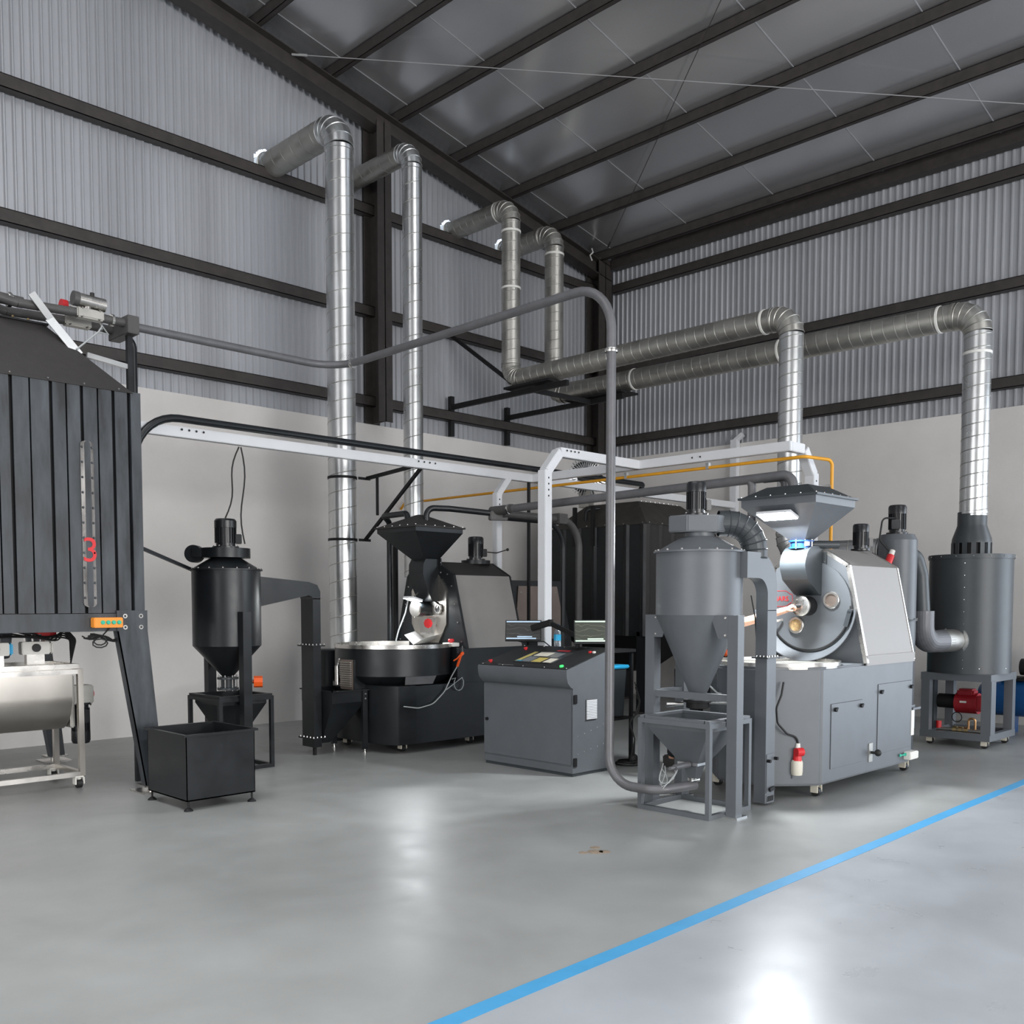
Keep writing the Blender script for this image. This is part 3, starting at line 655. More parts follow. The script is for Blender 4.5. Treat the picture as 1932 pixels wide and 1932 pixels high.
# diagonal brace from silo to cyclone
tag(MB().bar((3.52, 8.30, 2.12), (4.33, 8.56, 1.87), .025, .03).build('diagonal_brace', 'black_paint'), 'thin black brace bar between numbered silo and black cyclone', 'brace')

# ================================================================== STAINLESS MIXER under the silo
MX = thing('ribbon_mixer', 'stainless steel U-trough mixer on wheels under the numbered silo', 'mixer', (2.35, 8.65, 0))
mx0, mx1, my0, my1 = 1.45, 3.20, 8.35, 8.95
prof = [(my0 + .02, 1.01)] + [(my0 + .02, .78)] + [((my0 + my1) / 2 - .28 * math.cos(a), .78 - .30 * math.sin(a)) for a in [PI * k / 12 for k in range(1, 12)]] + [(my1 - .02, .78), (my1 - .02, 1.01)]
m = MB(); m.prism(prof, 'x', mx0 + .03, mx1 - .06); MX_t = m.build('trough', 'stainless_worn', MX, smooth=20)
m = MB(); 
for a, b, c, d in ((mx0, mx1 - .01, my0 - .005, my0 + .03), (mx0, mx1 - .01, my1 - .03, my1), (mx1 - .04, mx1 - .01, my0, my1), (mx0, mx0 + .03, my0, my1)): m.box(a, b, c, d, 1.01, 1.05)
m.build('rim', 'stainless', MX)
for y in (my0 + .012, my1 - .012):
    for x in (mx0 + .02, mx1): MB().bar((x, y, .1), (x, y, 1.006), .044, .044).build('frame_leg', 'stainless_worn', MX)
    MB().bar((mx0, y, .985), (mx1 + .02, y, .985), .04, .04).build('frame_rail', 'stainless', MX); MB().bar((mx0, y, .115), (mx1 + .02, y, .115), .04, .04).build('frame_rail', 'stainless', MX)
MB().bar((mx1, my0, .115), (mx1, my1, .115), .04, .04).build('frame_rail', 'stainless_worn', MX); MB().bar((mx1, my0, .985), (mx1, my1, .985), .04, .04).build('frame_rail', 'stainless_worn', MX)
for y in (my0 + .012, my1 - .012):
    for x in (mx0 + .05, mx1 - .03): caster(MX, x, y, .10, 'white_plastic')
g = MB(); g.box(mx1 - .05, mx1 - .01, my0 + .1, my1 - .1, .5, .95); g.bar((mx1, 8.6, .77), (mx1 + .18, 8.6, .77), .16, .16); g = g.build('gearbox', 'galv_dusty', MX, bevel=.01)
MB().cyl((mx1 + .16, 8.6, .77), (mx1 + .2, 8.6, .77), .035).build('output_cap', 'red', g)
motor(MX, (mx1 + .09, 8.6, .70), .075, .36, up=(0, 0, -1), side=(0, -1, 0), m='motor_black')
# actuators over the mixer
for k, (x, y, cap) in enumerate(((2.58, 8.42, 'sky_blue'), (2.92, 8.50, 'galv_dusty'))):
    t = thing('slide_actuator', ['silver pneumatic actuator with blue end cap over the steel mixer', 'silver pneumatic actuator with grey end cap over the steel mixer'][k], 'actuator', (x, y, 1.05), 'actuators over the mixer')
    MB().box(x - .14, x + .08, y - .045, y + .045, 1.135, 1.24).build('body', 'white_plastic', t, bevel=.006)
    MB().box(x + .08, x + .11, y - .045, y + .045, 1.137, 1.238).build('end_cap', cap, t, bevel=.012)
    MB().cyl((x - .03, y - .045, 1.19), (x - .03, y - .062, 1.19), .034).build('knob', 'rubber', t)
    m = MB(); 
    for dx in (-.1, -.04, .02): m.cyl((x + dx, y, 1.24), (x + dx, y, 1.30), .01, n=8)
    m.build('air_fittings', 'chrome', t)
    MB().box(x - .1, x + .04, y - .03, y + .03, 1.05, 1.137).build('mount_plate', 'stainless', t)
for k, (x, y) in enumerate(((2.50, 8.55), (2.98, 8.58))):
    t = thing('butterfly_valve', ['red valve at the silo outlet beside the blue-capped actuator', 'red valve at the silo outlet beside the grey-capped actuator'][k], 'valve', (x, y, 1.27), 'valves under the silo')
    MB().cyl((x - .01, y, 1.30), (x - .01, y - .08, 1.30), .05, n=18).build('valve_body', 'red', t); MB().box(x - .01, x + .1, y - .06, y, 1.265, 1.335).build('actuator', 'red', t, bevel=.006); MB().box(x + .0, x + .1, y - .058, y + .0, 1.235, 1.268).build('mount', 'white_plastic', t)
m = MB()
for k in range(6): m.tube([(2.5 + .06 * k, 8.4, 1.28 + .01 * k), (2.85 + .04 * k, 8.38, 1.29 - .012 * k), (3.1, 8.42, 1.27 + .02 * k), (3.18 + .01 * k, 8.5, 1.25), (3.2, 8.55, 1.15 - .02 * k)], .007, n=5, fillet=.06, seg=4)
tag(m.build('cable_bundle', 'rubber'), 'bundle of black cables and air hoses strung above the steel mixer', 'cable')
m = MB(); m.cyl((2.72, 8.7, 1.335), (2.68, 8.6, 1.12), .07, .05); tag(m.build('outlet_spout', 'grey_paint'), 'grey conical spout below the silo beside the red valve', 'spout')

# ================================================================== BLACK CRATE
CR = thing('hopper_bin', 'open black steel bin on levelling feet beside the silo leg', 'bin', (3.65, 7.1, 0))
cx0, cx1, cy0, cy1 = 3.36, 3.93, 6.79, 7.44
m = MB(); w = .006
m.box(cx0, cx1, cy0, cy0 + w, .075, .565); m.box(cx0, cx1, cy1 - w, cy1, .075, .565); m.box(cx0, cx0 + w, cy0, cy1, .075, .565); m.box(cx1 - w, cx1, cy0, cy1, .075, .565); m.box(cx0, cx1, cy0, cy1, .075, .085)
m.build('body', 'black_paint', CR)
m = MB()
for a, b, c, d in ((cx0 - .022, cx1 + .022, cy0 - .022, cy0 + .008), (cx0 - .022, cx1 + .022, cy1 - .008, cy1 + .022), (cx0 - .022, cx0 + .008, cy0, cy1), (cx1 - .008, cx1 + .022, cy0, cy1)): m.box(a, b, c, d, .562, .578)
m.build('rim', 'black_paint', CR)
for x in (cx0 + .02, cx1 - .02):
    for y in (cy0 + .02, cy1 - .02):
        f = MB(); f.cyl((x, y, .02), (x, y, .076), .008, n=8); f.lathe((x, y, 0), (0, 0, 1), [(.001, 0), (.035, 0), (.033, .008), (.014, .024), (.001, .026)], 16); f.build('foot', 'black_matt', CR)

# ================================================================== HOPPER STANDS
def rect_loop(x0, x1, y0, y1, z): return [(x0, y0, z), (x1, y0, z), (x1, y1, z), (x0, y1, z)]
def hopper_stand(label, x0, x1, y0, y1, zt, m, oz, bottom_rail=True, tube=.035):
    t = thing('hopper_stand', label, 'hopper', ((x0 + x1) / 2, (y0 + y1) / 2, 0), 'square hoppers on four-legged stands')
    cx, cy = (x0 + x1) / 2, (y0 + y1) / 2; h = tube / 2
    for x in (x0 + h, x1 - h):
        for y in (y0 + h, y1 - h): MB().bar((x, y, 0), (x, y, zt - .02), tube, tube).build('leg', m, t)
    for z, nm in (((zt - .02 - h), 'top_rail'),) + (((h, 'bottom_rail'),) if bottom_rail else ()):
        for y in (y0 + h, y1 - h): MB().bar((x0 + tube, y, z), (x1 - tube, y, z), tube, tube).build(nm, m, t)
        for x in (x0 + h, x1 - h): MB().bar((x, y0 + tube, z), (x, y1 - tube, z), tube, tube).build(nm, m, t)
    i = .05; k = MB(); hz = zt - .09
    a = rect_loop(x0 + i, x1 - i, y0 + i, y1 - i, zt - .005); b = rect_loop(x0 + i, x1 - i, y0 + i, y1 - i, hz); c = rect_loop(cx - .06, cx + .06, cy - .06, cy + .06, oz)
    k.hexa(a, b, False, False); k.hexa(b, c, False, False); k.build('hopper', m, t, smooth=5)
    k = MB(); o = i
    for q in ((x0 + .01, x1 - .01, y0 + .01, y0 + o + .006), (x0 + .01, x1 - .01, y1 - o - .006, y1 - .01), (x0 + .01, x0 + o + .006, y0 + o, y1 - o), (x1 - o - .006, x1 - .01, y0 + o, y1 - o)): k.box(*q, zt - .02, zt)
    k.build('flange', m, t)
    return t, cx, cy
HB, bcx, bcy = hopper_stand('black square hopper on a stand under the black cyclone', 4.34, 4.905, 8.11, 8.72, .705, 'black_paint', .25, tube=.035)
HG, gcx, gcy = hopper_stand('grey square hopper on a stand under the grey cyclone', 5.85, 6.41, 3.86, 4.50, .715, 'grey_paint', .33, tube=.035)
m = MB(); m.hexa(rect_loop(gcx - .09, gcx + .09, gcy - .09, gcy + .09, .345), rect_loop(gcx - .09, gcx + .09, gcy - .09, gcy + .09, .365)); pl = m.build('slide_plate', 'galv', HG)
m = MB(); m.cyl((gcx - .28, gcy - .02, .352), (gcx - .1, gcy - .02, .355), .022, n=14); m.cyl((gcx - .34, gcy - .02, .352), (gcx - .28, gcy - .02, .352), .013, n=10); m.build('air_cylinder', 'grey_pipe', pl)
m = MB(); m.hexa(rect_loop(gcx - .03, gcx + .03, gcy - .03, gcy + .03, .225), rect_loop(gcx - .06, gcx + .06, gcy - .06, gcy + .06, .345)); m.build('outlet_cone', 'grey_paint', HG)
m = MB(); m.lathe((gcx, gcy, .23), (0, 0, 1), [(.03, -.01), (.05, -.01), (.05, .01), (.03, .01)], 16); m.cyl((gcx - .1, gcy - .04, .23), (gcx, gcy - .045, .23), .008, n=8); m.build('clamp', 'chrome', HG)
m = MB()
for k in range(3): m.tube([(gcx - .24 + .06 * math.sin(t * .7 + k), gcy + .02 + .012 * t, .36 - .14 * math.sin(t * .31) - .02 * k) for t in range(11)], .0035, n=6)
m.build('air_hoses', 'hose_clear', HG)

# ================================================================== CYCLONES
def cyclone(root, c, r, zc0, zc1, zcone, ro, m):
    cx, cy = c
    b = MB().lathe((cx, cy, 0), (0, 0, 1), [(ro, zcone - .06), (ro, zcone), (r, zc0), (r, zc1)], 48).build('cyclone_body', m, root, smooth=12)
    l = MB().lathe((cx, cy, 0), (0, 0, 1), [(.001, zc1 - .004), (r + .02, zc1 - .004), (r + .02, zc1 + .010), (r * .98, zc1 + .012), (.14, zc1 + .115), (.11, zc1 + .12), (.11, zc1 + .17)], 48).build('lid', m, root, smooth=12)
    bb = MB(); bb.bolts(ring_bolts((cx, cy, zc1 + .01), (0, 0, 1), r + .004, 16, .2), (0, 0, 1), .010, .012); bb.build('bolts', 'chrome', l)
    return b
CB = thing('cyclone', 'black cyclone separator with motor and flat duct arm', 'cyclone', (4.61, 8.42, 0), 'cyclones')
cc = (4.60, 8.42)
cyclone(CB, cc, .315, 1.16, 1.87, .87, .055, 'black_paint')
fh = MB().lathe((*cc, 0), (0, 0, 1), [(.001, 1.985), (.225, 1.985), (.225, 2.075), (.001, 2.075)], 40); fh.prism([(4.30, 8.50), (4.36, 8.44), (cc[0] - .05, cc[1] + .1), (cc[0], cc[1] + .2), (4.42, 8.64)], 'z', 1.99, 2.07); fh = fh.build('fan_housing', 'black_paint', CB, smooth=20)
MB().cyl((4.32, 8.52, 2.02), (4.39, 8.59, 2.02), .082, n=28).build('outlet_spigot', 'black_paint', fh)
motor(CB, (*cc, 2.075), .098, .28, side=(1, -.6, 0))
m = MB(); ym, y2 = 8.40, 8.62
prof = [(cc[0] + .2, 1.83), (5.50, 1.775), (5.60, 1.745), (5.635, 1.68), (5.635, 1.60), (5.545, 1.60), (5.535, 1.625), (5.50, 1.64), (cc[0] + .2, 1.50)]
m.prism(prof, 'y', ym, y2); m.build('duct_arm', 'black_paint', CB, smooth=25)
m = MB(); m.box(5.545, 5.635, ym, y2, .085, 1.61); m.build('duct_column', 'black_paint', CB)
for z in (1.12, .17):
    m = MB(); m.box(5.515, 5.665, ym - .03, y2 + .03, z, z + .014); f = m.build('flange', 'black_paint', CB)
    b = MB(); b.bolts([(5.525, ym - .02 + .06 * i, z + .014) for i in range(5)] + [(5.525 + .045 * i, ym - .018, z + .014) for i in range(4)], (0, 0, 1), .009, .014); b.build('bolts', 'chrome', f)
MB().box(5.57, 5.6, ym + .04, ym + .07, 0, .09).build('column_foot', 'black_matt', CB)
for (x, y, w, z1) in ((4.58, 8.055, .085, 1.48), (4.62, 8.80, .085, 1.36)):
    MB().bar((x, y, 0), (x, y, z1), w, w, up=(0, 1, 0)).build('leg', 'black_paint', CB)
m = MB(); m.lathe((*cc, .80), (0, 0, 1), [(.06, -.06), (.10, -.06), (.10, -.04), (.065, -.035), (.065, .035), (.10, .04), (.10, .06), (.06, .06)], 20); rv = m.build('rotary_valve', 'grey_paint_dark', CB)
b = MB()
for p in ring_bolts((*cc, .73), (0, 0, 1), .088, 8): b.cyl(p, p + V((0, 0, .15)), .006, n=6)
b.build('bolts', 'chrome', rv)
MB().cyl((cc[0] + .09, cc[1] - .05, .81), (cc[0] + .22, cc[1] - .10, .81), .02, n=10).build('shaft', 'chrome', rv)
MB().cyl((cc[0] + .20, cc[1] - .13, .81), (cc[0] + .27, cc[1] - .17, .81), .055, n=8).build('orange_cap', 'orange_red', rv)
# black tray hopper at the foot of the duct column
HD = thing('discharge_hopper', 'black sloping discharge hopper between duct column and cooling tray', 'hopper', (5.85, 8.48, 0))
m = MB(); a = rect_loop(5.645, 6.06, 8.22, 8.78, .66); b = rect_loop(5.645, 6.06, 8.22, 8.78, .54); c = rect_loop(5.645, 5.75, 8.42, 8.60, .12)
m.hexa(a, b, False, False); m.hexa(b, c, False, True); m.build('body', 'black_paint', HD, smooth=5)
m = MB()
for q in ((5.638, 6.09, 8.19, 8.225), (5.638, 6.09, 8.775, 8.81), (5.638, 5.65, 8.2, 8.8), (6.055, 6.09, 8.2, 8.8)): m.box(*q, .655, .668)
m.build('rim', 'black_paint', HD)
for y in (8.215, 8.77):
    l = MB().bar((6.04, y, .04), (6.04, y, .655), .06, .03, up=(0, 1, 0)).build('leg', 'black_paint', HD)
    f = MB(); f.cyl((6.04, y, 0), (6.04, y, .05), .008, n=8); f.cyl((6.04, y, 0), (6.04, y, .01), .022, n=12); f.build('levelling_foot', 'chrome', l)
    bb = MB(); bb.bolts([(6.04, y - .017, .62), (6.04, y - .017, .57)], (0, -1, 0), .012, .006); bb.build('bolts', 'chrome', l)
# small round bin behind
rb_ = thing('round_bin', 'black round drum standing behind the duct column', 'drum', (6.36, 9.29, 0))
MB().lathe((6.36, 9.29, 0), (0, 0, 1), [(.001, .0), (.15, 0), (.15, 1.02), (.135, 1.035), (.001, 1.035)], 30).build('body', 'black_paint', rb_)
MB().lathe((6.36, 9.29, 1.03), (0, 0, 1), [(.001, .012), (.14, .012), (.155, 0), (.155, -.02), (.15, -.02)], 30).build('lid', 'black_paint', rb_)

CG = thing('cyclone', 'grey cyclone separator with black motor and arched duct', 'cyclone', (6.24, 4.22, 0), 'cyclones')
gc = (6.235, 4.225)
cyclone(CG, gc, .325, 1.47, 1.94, .88, .07, 'grey_paint')
m = MB(); m.prism([(gc[0] - .19, gc[1] + .15), (gc[0] - .19, gc[1] - .02), (gc[0] - .03, gc[1] - .18), (gc[0] + .16, gc[1] - .18), (gc[0] + .2, gc[1] + .02), (gc[0] + .08, gc[1] + .19), (gc[0] - .1, gc[1] + .19)], 'z', 2.09, 2.215); fh = m.build('fan_housing', 'grey_paint', CG, bevel=.008)
m = MB(); m.cyl((gc[0] + .12, gc[1] - .10, 2.155), (gc[0] + .17, gc[1] - .15, 2.155), .085, .085, 28); m.build('outlet_spigot', 'grey_paint', fh)
e0 = V((gc[0] + .10, gc[1] - .10, 2.16)); dxy = V((1, -1, 0)).normalized()
q = [e0, e0 + dxy * .075]
R = .20; cen = q[-1] - V((0, 0, R))
for k in range(1, 7): a = PI / 2 * k / 6; q.append(cen + dxy * R * math.sin(a) + V((0, 0, R * math.cos(a))))
q.append(q[-1] - V((0, 0, .06)))
el = MB().tube(q, .097, n=30, caps=False).build('exhaust_elbow', 'grey_paint_dark', CG, smooth=10)
g = MB()
for k in range(1, len(q)):
    td = (q[min(k + 1, len(q) - 1)] - q[k - 1]).normalized(); g.lathe(q[k], td, [(.097, -.006), (.102, 0), (.097, .006)], 30)
g.build('gore_seam', 'grey_paint_dark', el)
motor(CG, (gc[0] - .02, gc[1] + .02, 2.215), .073, .26, side=(1, -.7, 0))
# arched rectangular duct down to the floor
ya, yb = 3.845, 3.945
def arc(cx, cz, r, a0, a1, n=10): return [(cx + r * math.cos(a0 + (a1 - a0) * i / n), cz + r * math.sin(a0 + (a1 - a0) * i / n)) for i in range(n + 1)]
outer = [(gc[0] + .06, 1.938), (6.46, 1.938)] + arc(6.455, 1.668, .27, PI / 2, 0)[1:]
inner = [(6.59, 1.50)] + arc(6.46, 1.615, .13, 0, PI / 2)[1:] + [(gc[0] + .06, 1.745)]
m = MB(); m.prism(outer + [(6.725, 1.50)] + inner, 'y', ya, yb); m.build('duct_arch', 'grey_paint', CG, smooth=25)
MB().box(6.59, 6.725, ya, yb, .02, 1.505).build('duct_column', 'grey_paint', CG)
m = MB(); m.box(6.565, 6.765, ya - .02, yb + .02, 1.135, 1.147); f = m.build('flange', 'grey_paint_dark', CG)
bb = MB(); bb.bolts([(6.57, ya - .012 + .03 * i, 1.147) for i in range(4)] + [(6.60 + .04 * i, ya - .012, 1.147) for i in range(4)], (0, 0, 1), .008, .012); bb.cyl((6.74, ya - .015, 1.14), (6.80, ya - .03, 1.14), .009, n=8); bb.build('bolts', 'chrome', f)
m = MB(); m.box(6.605, 6.715, ya - .003, ya, .02, .085); v = m.build('vent_frame', 'grey_paint', CG)
m = MB()
for i in range(8): m.bar((6.616 + .012 * i, ya - .004, .032), (6.622 + .012 * i, ya - .004, .074), .007, .003, up=(0, -1, 0))
m.build('vent_slots', 'rubber', v)
MB().box(6.60, 6.715, ya - .006, ya, .10, .40).build('clean_out_door', 'grey_paint', CG)
m = MB(); m.bar((6.625, ya - .02, .125), (6.69, ya - .02, .135), .012, .03); m.build('latch', 'black_matt', CG)
for x, z in ((6.61, .35), (6.715, .36)): MB().cyl((x, ya - .004, z), (x, ya - .035, z), .013, n=10).build('door_knob', 'black_matt', CG)
# legs
for (x, y) in ((6.095, 3.81), (6.10, 4.552), (6.50, 4.552)):
    l = MB().bar((x, y, 0.01), (x, y, 1.47), .085, .085, up=(0, 1, 0)).build('leg', 'grey_paint', CG)
    MB().box(x - .07, x + .07, y - .07, y + .07, 0, .012).build('foot_plate', 'galv', l)
    d = (V((gc[0], gc[1], 0)) - V((x, y, 0))).normalized()
    if x < 6.4:
        mm = MB(); s = 1 if y < 4.2 else -1
        mm.prism([(y + .04 * s, 1.47), (y + .19 * s, 1.47), (y + .12 * s, 1.30), (y + .04 * s, 1.30)], 'x', x - .046, x - .038); gp = mm.build('gusset', 'grey_paint', l)
        b = MB(); b.bolts([(x - .046, y + .06 * s, 1.45), (x - .046, y + .06 * s, 1.325)], (-1, 0, 0), .011, .006); b.build('bolts', 'chrome', gp)
MB().bar((6.095, 3.852, .865), (6.10, 4.51, .865), .05, .05).build('cross_bar', 'grey_paint', CG)
MB().bar((6.14, 4.55, .865), (6.46, 4.55, .865), .05, .05).build('cross_bar', 'grey_paint', CG)
m = MB(); m.lathe((gc[0], gc[1], .79), (0, 0, 1), [(.07, .03), (.11, .03), (.11, .015), (.09, .012), (.09, -.03), (.07, -.035), (.07, .03)], 24); rv = m.build('butterfly_valve', 'black_matt', CG)
MB().cyl((gc[0] - .08, gc[1] + .08, .79), (gc[0] - .17, gc[1] + .17, .785), .022, n=12).build('valve_actuator', 'chrome', rv); MB().cyl((gc[0] + .02, gc[1] - .09, .80), (gc[0] + .09, gc[1] - .2, .80), .012, n=10).build('valve_lever', 'chrome', rv)
MB().tube([(gc[0] + .33, gc[1] - .25, 1.62), (gc[0] + .36, gc[1] - .27, 1.45), (gc[0] + .40, gc[1] - .26, 1.28)], .006, n=6).build('drain_cable', 'rubber', CG)

# ================================================================== ROASTERS
def beans_window(parent, c, r, back='beans'):
    """sight glass: flange ring with beans behind, facing -x"""
    o = MB().lathe(c, (-1, 0, 0), [(r * .68, 0), (r, 0), (r, .018), (r * .92, .024), (r * .72, .024), (r * .68, .012), (r * .68, 0)], 28).build('sight_glass', 'stainless', parent, smooth=30)
    MB().cyl(V(c) + V((-.004, 0, 0)), V(c) + V((-.010, 0, 0)), r * .69, n=24).build('beans_behind_glass', back, o)
    return o
def hopper4(root, cx, cy, hs, zr, zc, bx, by, bz, bh, m, lidm, apex, lh=.11):
    """square feed hopper with bolted pyramid lid"""
    h = MB(); a = rect_loop(cx - hs, cx + hs, cy - hs, cy + hs, zr); b = rect_loop(cx - hs, cx + hs, cy - hs, cy + hs, zc); c = rect_loop(bx - bh, bx + bh, by - bh, by + bh, bz)
    h.hexa(a, b, False, False); h.hexa(b, c, False, True); ho = h.build('feed_hopper', m, root, smooth=5)
    k = .022; l = MB(); l.hexa(rect_loop(cx - hs - k, cx + hs + k, cy - hs - k, cy + hs + k, zr), rect_loop(cx - hs - k, cx + hs + k, cy - hs - k, cy + hs + k, zr + .018)); l.hexa(rect_loop(cx - hs, cx + hs, cy - hs, cy + hs, zr + .018), rect_loop(cx - apex, cx + apex, cy - apex, cy + apex, zr + lh))
    lo = l.build('hopper_lid', lidm, root, smooth=5)
    n = 6; bb = MB(); bb.bolts([(cx - hs + 2 * hs * i / (n - 1), cy - hs, zr + .018) for i in range(n)] + [(cx - hs, cy - hs + 2 * hs * i / (n - 1), zr + .018) for i in range(1, n)], (0, 0, 1), .009, .010); bb.build('bolts', 'chrome', lo)
    return ho
def led_lamp(root, c, lx, ly, power, tilt=35):
    """flat LED work lamp tilted outwards: housing, bright face and its own light"""
    cx, cy, cz = c; t = math.radians(tilt); ux = V((math.cos(t), 0, -math.sin(t))) ; uy = V((0, 1, 0)); n = V((-math.sin(t), 0, -math.cos(t))); c = V(c)
    def slab_(a, b, d0, d1): return MB().hexa([c + ux * p * a + uy * q * b + n * d0 for p, q in ((-1, -1), (1, -1), (1, 1), (-1, 1))], [c + ux * p * a + uy * q * b + n * d1 for p, q in ((-1, -1), (1, -1), (1, 1), (-1, 1))])
    h = slab_(lx, ly, -.022, 0).build('work_lamp', 'white_paint', root, bevel=.003)
    slab_(lx - .006, ly - .006, .001, .005).build('led_face', 'led', h)
    l = bpy.data.lights.new('work_lamp_light', 'AREA'); l.shape = 'RECTANGLE'; l.size = lx * 2; l.size_y = ly * 2; l.energy = power; l.color = (.93, .97, 1)
    o = bpy.data.objects.new('work_lamp_light', l); COL.objects.link(o); o.parent = h; o.location = c + n * .02 - V(h['_w']); o.rotation_euler = (0, t, 0)
    return h
def curved_tray(root, c, r, zt, zb, m, rim='stainless', rh=.04):
    MB().lathe((*c, 0), (0, 0, 1), [(r - .010, zt - .05), (r - .010, zt), (r + .006, zt), (r + .006, zt - rh), (r, zt - rh)], 64).build('tray_rim', rim, root, smooth=25)
    return MB().lathe((*c, 0), (0, 0, 1), [(r - .006, zt - .05), (r - .006, zb), (.001, zb)], 64)
def upper_body(root, X, Y, L, hb, hs, ht, zb, zs, zt, plate, side, roof, edge):
    poly = [(Y - hb, zb), (Y - hs, zs), (Y - ht, zt), (Y + ht, zt), (Y + hs, zs), (Y + hb, zb)]
    MB().prism([(Y + (y - Y) * .985, z - (.01 if z > zb else 0)) for y, z in poly], 'x', X + .01, X + L - .01).build('drum_housing', 'black_matt', root)
    MB().prism(poly, 'x', X - .012, X + .008).build('front_plate', plate, root)
    MB().prism(poly, 'x', X + L - .008, X + L + .006).build('rear_plate', plate, root)
    names = ['side_cover', 'roof_cover', 'top_cover', 'roof_cover', 'side_cover']
    for i in range(5):
        (y0, z0), (y1, z1) = poly[i], poly[i + 1]
        n = V((0, z1 - z0, -(y1 - y0))).normalized() * -.006
        if n.z < 0 and i in (1, 2, 3): n = -n
        a = [(X + .02, y0, z0), (X + L - .02, y0, z0), (X + L - .02, y1, z1), (X + .02, y1, z1)]
        MB().hexa(a, [V(p) + n for p in a]).build(names[i], side if i in (0, 4) else roof, root)
    m = MB()
    for i in range(5):
        p0, p1 = poly[i], poly[i + 1]; m.bar((X + .003, *p0), (X + .003, *p1), .034, .034)
    m.build('front_edge_trim', edge, root)
    m = MB()
    for i in range(5):
        p0, p1 = poly[i], poly[i + 1]; m.bar((X + L - .006, *p0), (X + L - .006, *p1), .022, .022)
    m.build('rear_edge_trim', edge, root)
    return poly

# ---- black roaster
XB, YB = 7.12, 8.42
RB = thing('coffee_roaster', 'black drum coffee roaster with round cooling tray and grey side cover', 'roaster', (7.0, YB, 0), 'coffee roasters')
upper_body(RB, XB, YB, .88, .60, .385, .10, 1.07, 1.87, 2.02, 'black_paint', 'brushed', 'cover_dark', 'black_paint')
hb = .60
MB().prism([(6.40, YB - hb), (XB + .9, YB - hb), (XB + .9, YB + hb), (6.40, YB + hb)], 'z', .095, .70).build('rear_base', 'black_paint', RB, bevel=.006)
MB().box(XB - .14, XB + .9, YB - hb, YB + hb, .70, 1.075).build('drum_base', 'black_paint', RB, bevel=.006)
MB().prism([(6.415, YB - hb - .004), (6.20, YB - hb + .02), (6.10, YB - hb + .20), (6.10, YB + hb - .20), (6.20, YB + hb), (6.415, YB + hb + .004)], 'z', .095, .705).build('front_base', 'black_paint', RB, bevel=.006)
tc = (6.60, 8.43)
t_ = curved_tray(RB, tc, .635, 1.125, 1.00, 'stainless'); t_.build('cooling_tray_floor', 'galv_dusty', RB)
MB().lathe((*tc, 0), (0, 0, 1), [(.638, 1.088), (.638, .80), (.58, .74), (.50, .70), (.001, .70)], 64).build('cooling_tray_drum', 'black_paint', RB, smooth=20)
for x, y in ((6.38, 8.02), (7.30, 7.98), (6.25, 8.82), (7.8, 8.8)): caster(RB, x, y, .096)
# vent box with slats towards the discharge hopper
vb = MB(); vb.prism([(8.30, .66), (8.52, .66), (8.52, .97), (8.30, .97)], 'x', 5.955, 6.06); vb = vb.build('discharge_door', 'brown_steel', RB)
for i in range(12): MB().box(5.935, 5.956, 8.32, 8.50, .69 + .0225 * i, .70 + .0225 * i).build('slat', 'galv_dusty', vb)
MB().prism([(5.96, .97), (6.10, .97), (6.14, .66), (5.96, .66)], 'y', 8.285, 8.30).build('side_gusset', 'black_paint', vb)
m = MB(); m.cyl((5.94, 8.56, .70), (5.94, 8.56, .90), .022, n=12); cy_ = m.build('air_cylinder', 'stainless', RB); m = MB(); m.cyl((5.94, 8.56, .89), (5.96, 8.54, .98), .009, n=8); m.build('rod', 'chrome', cy_)
m = MB(); m.hexa([(6.30, 7.86, .715), (6.62, 7.80, .715), (6.62, 7.81, .715), (6.30, 7.87, .715)], [(6.28, 7.825, .80), (6.64, 7.765, .80), (6.64, 7.775, .80), (6.28, 7.835, .80)]); m.build('access_plate', 'grey_pipe', RB)
# hopper, chute and lamp
hopper4(RB, 6.92, 8.36, .335, 2.375, 2.33, 7.0, 8.36, 2.03, .095, 'black_paint', 'cover_dark', .03, .16)
MB().lathe((6.885, 8.29, 2.10), (-1, -.55, -.35), [(.016, .0), (.04, .0), (.04, .018), (.018, .02), (.016, 0)], 18).build('sight_port', 'chrome', RB)
m = MB(); m.prism([(XB - .01, 2.05), (6.91, 2.05), (6.875, 1.99), (6.87, 1.88), (6.92, 1.74), (7.0, 1.58), (XB - .01, 1.58)], 'y', 8.25, 8.50); ch = m.build('feed_chute', 'black_paint', RB, smooth=30)
m = MB(); m.box(XB - .024, XB - .01, 8.215, 8.535, 1.55, 2.06); m.build('chute_flange', 'black_paint', ch)
bb = MB(); bb.bolts([(XB - .024, 8.218, 1.57 + .11 * i) for i in range(5)] + [(XB - .024, 8.52, 1.57 + .11 * i) for i in range(5)], (-1, 0, 0), .010, .006); bb.build('bolts', 'chrome', ch)
led_lamp(RB, (6.87, 8.43, 1.60), .075, .085, 26, 14)
MB().bar((6.88, 8.44, 1.62), (6.96, 8.44, 1.68), .012, .012).build('lamp_bracket', 'stainless', RB)
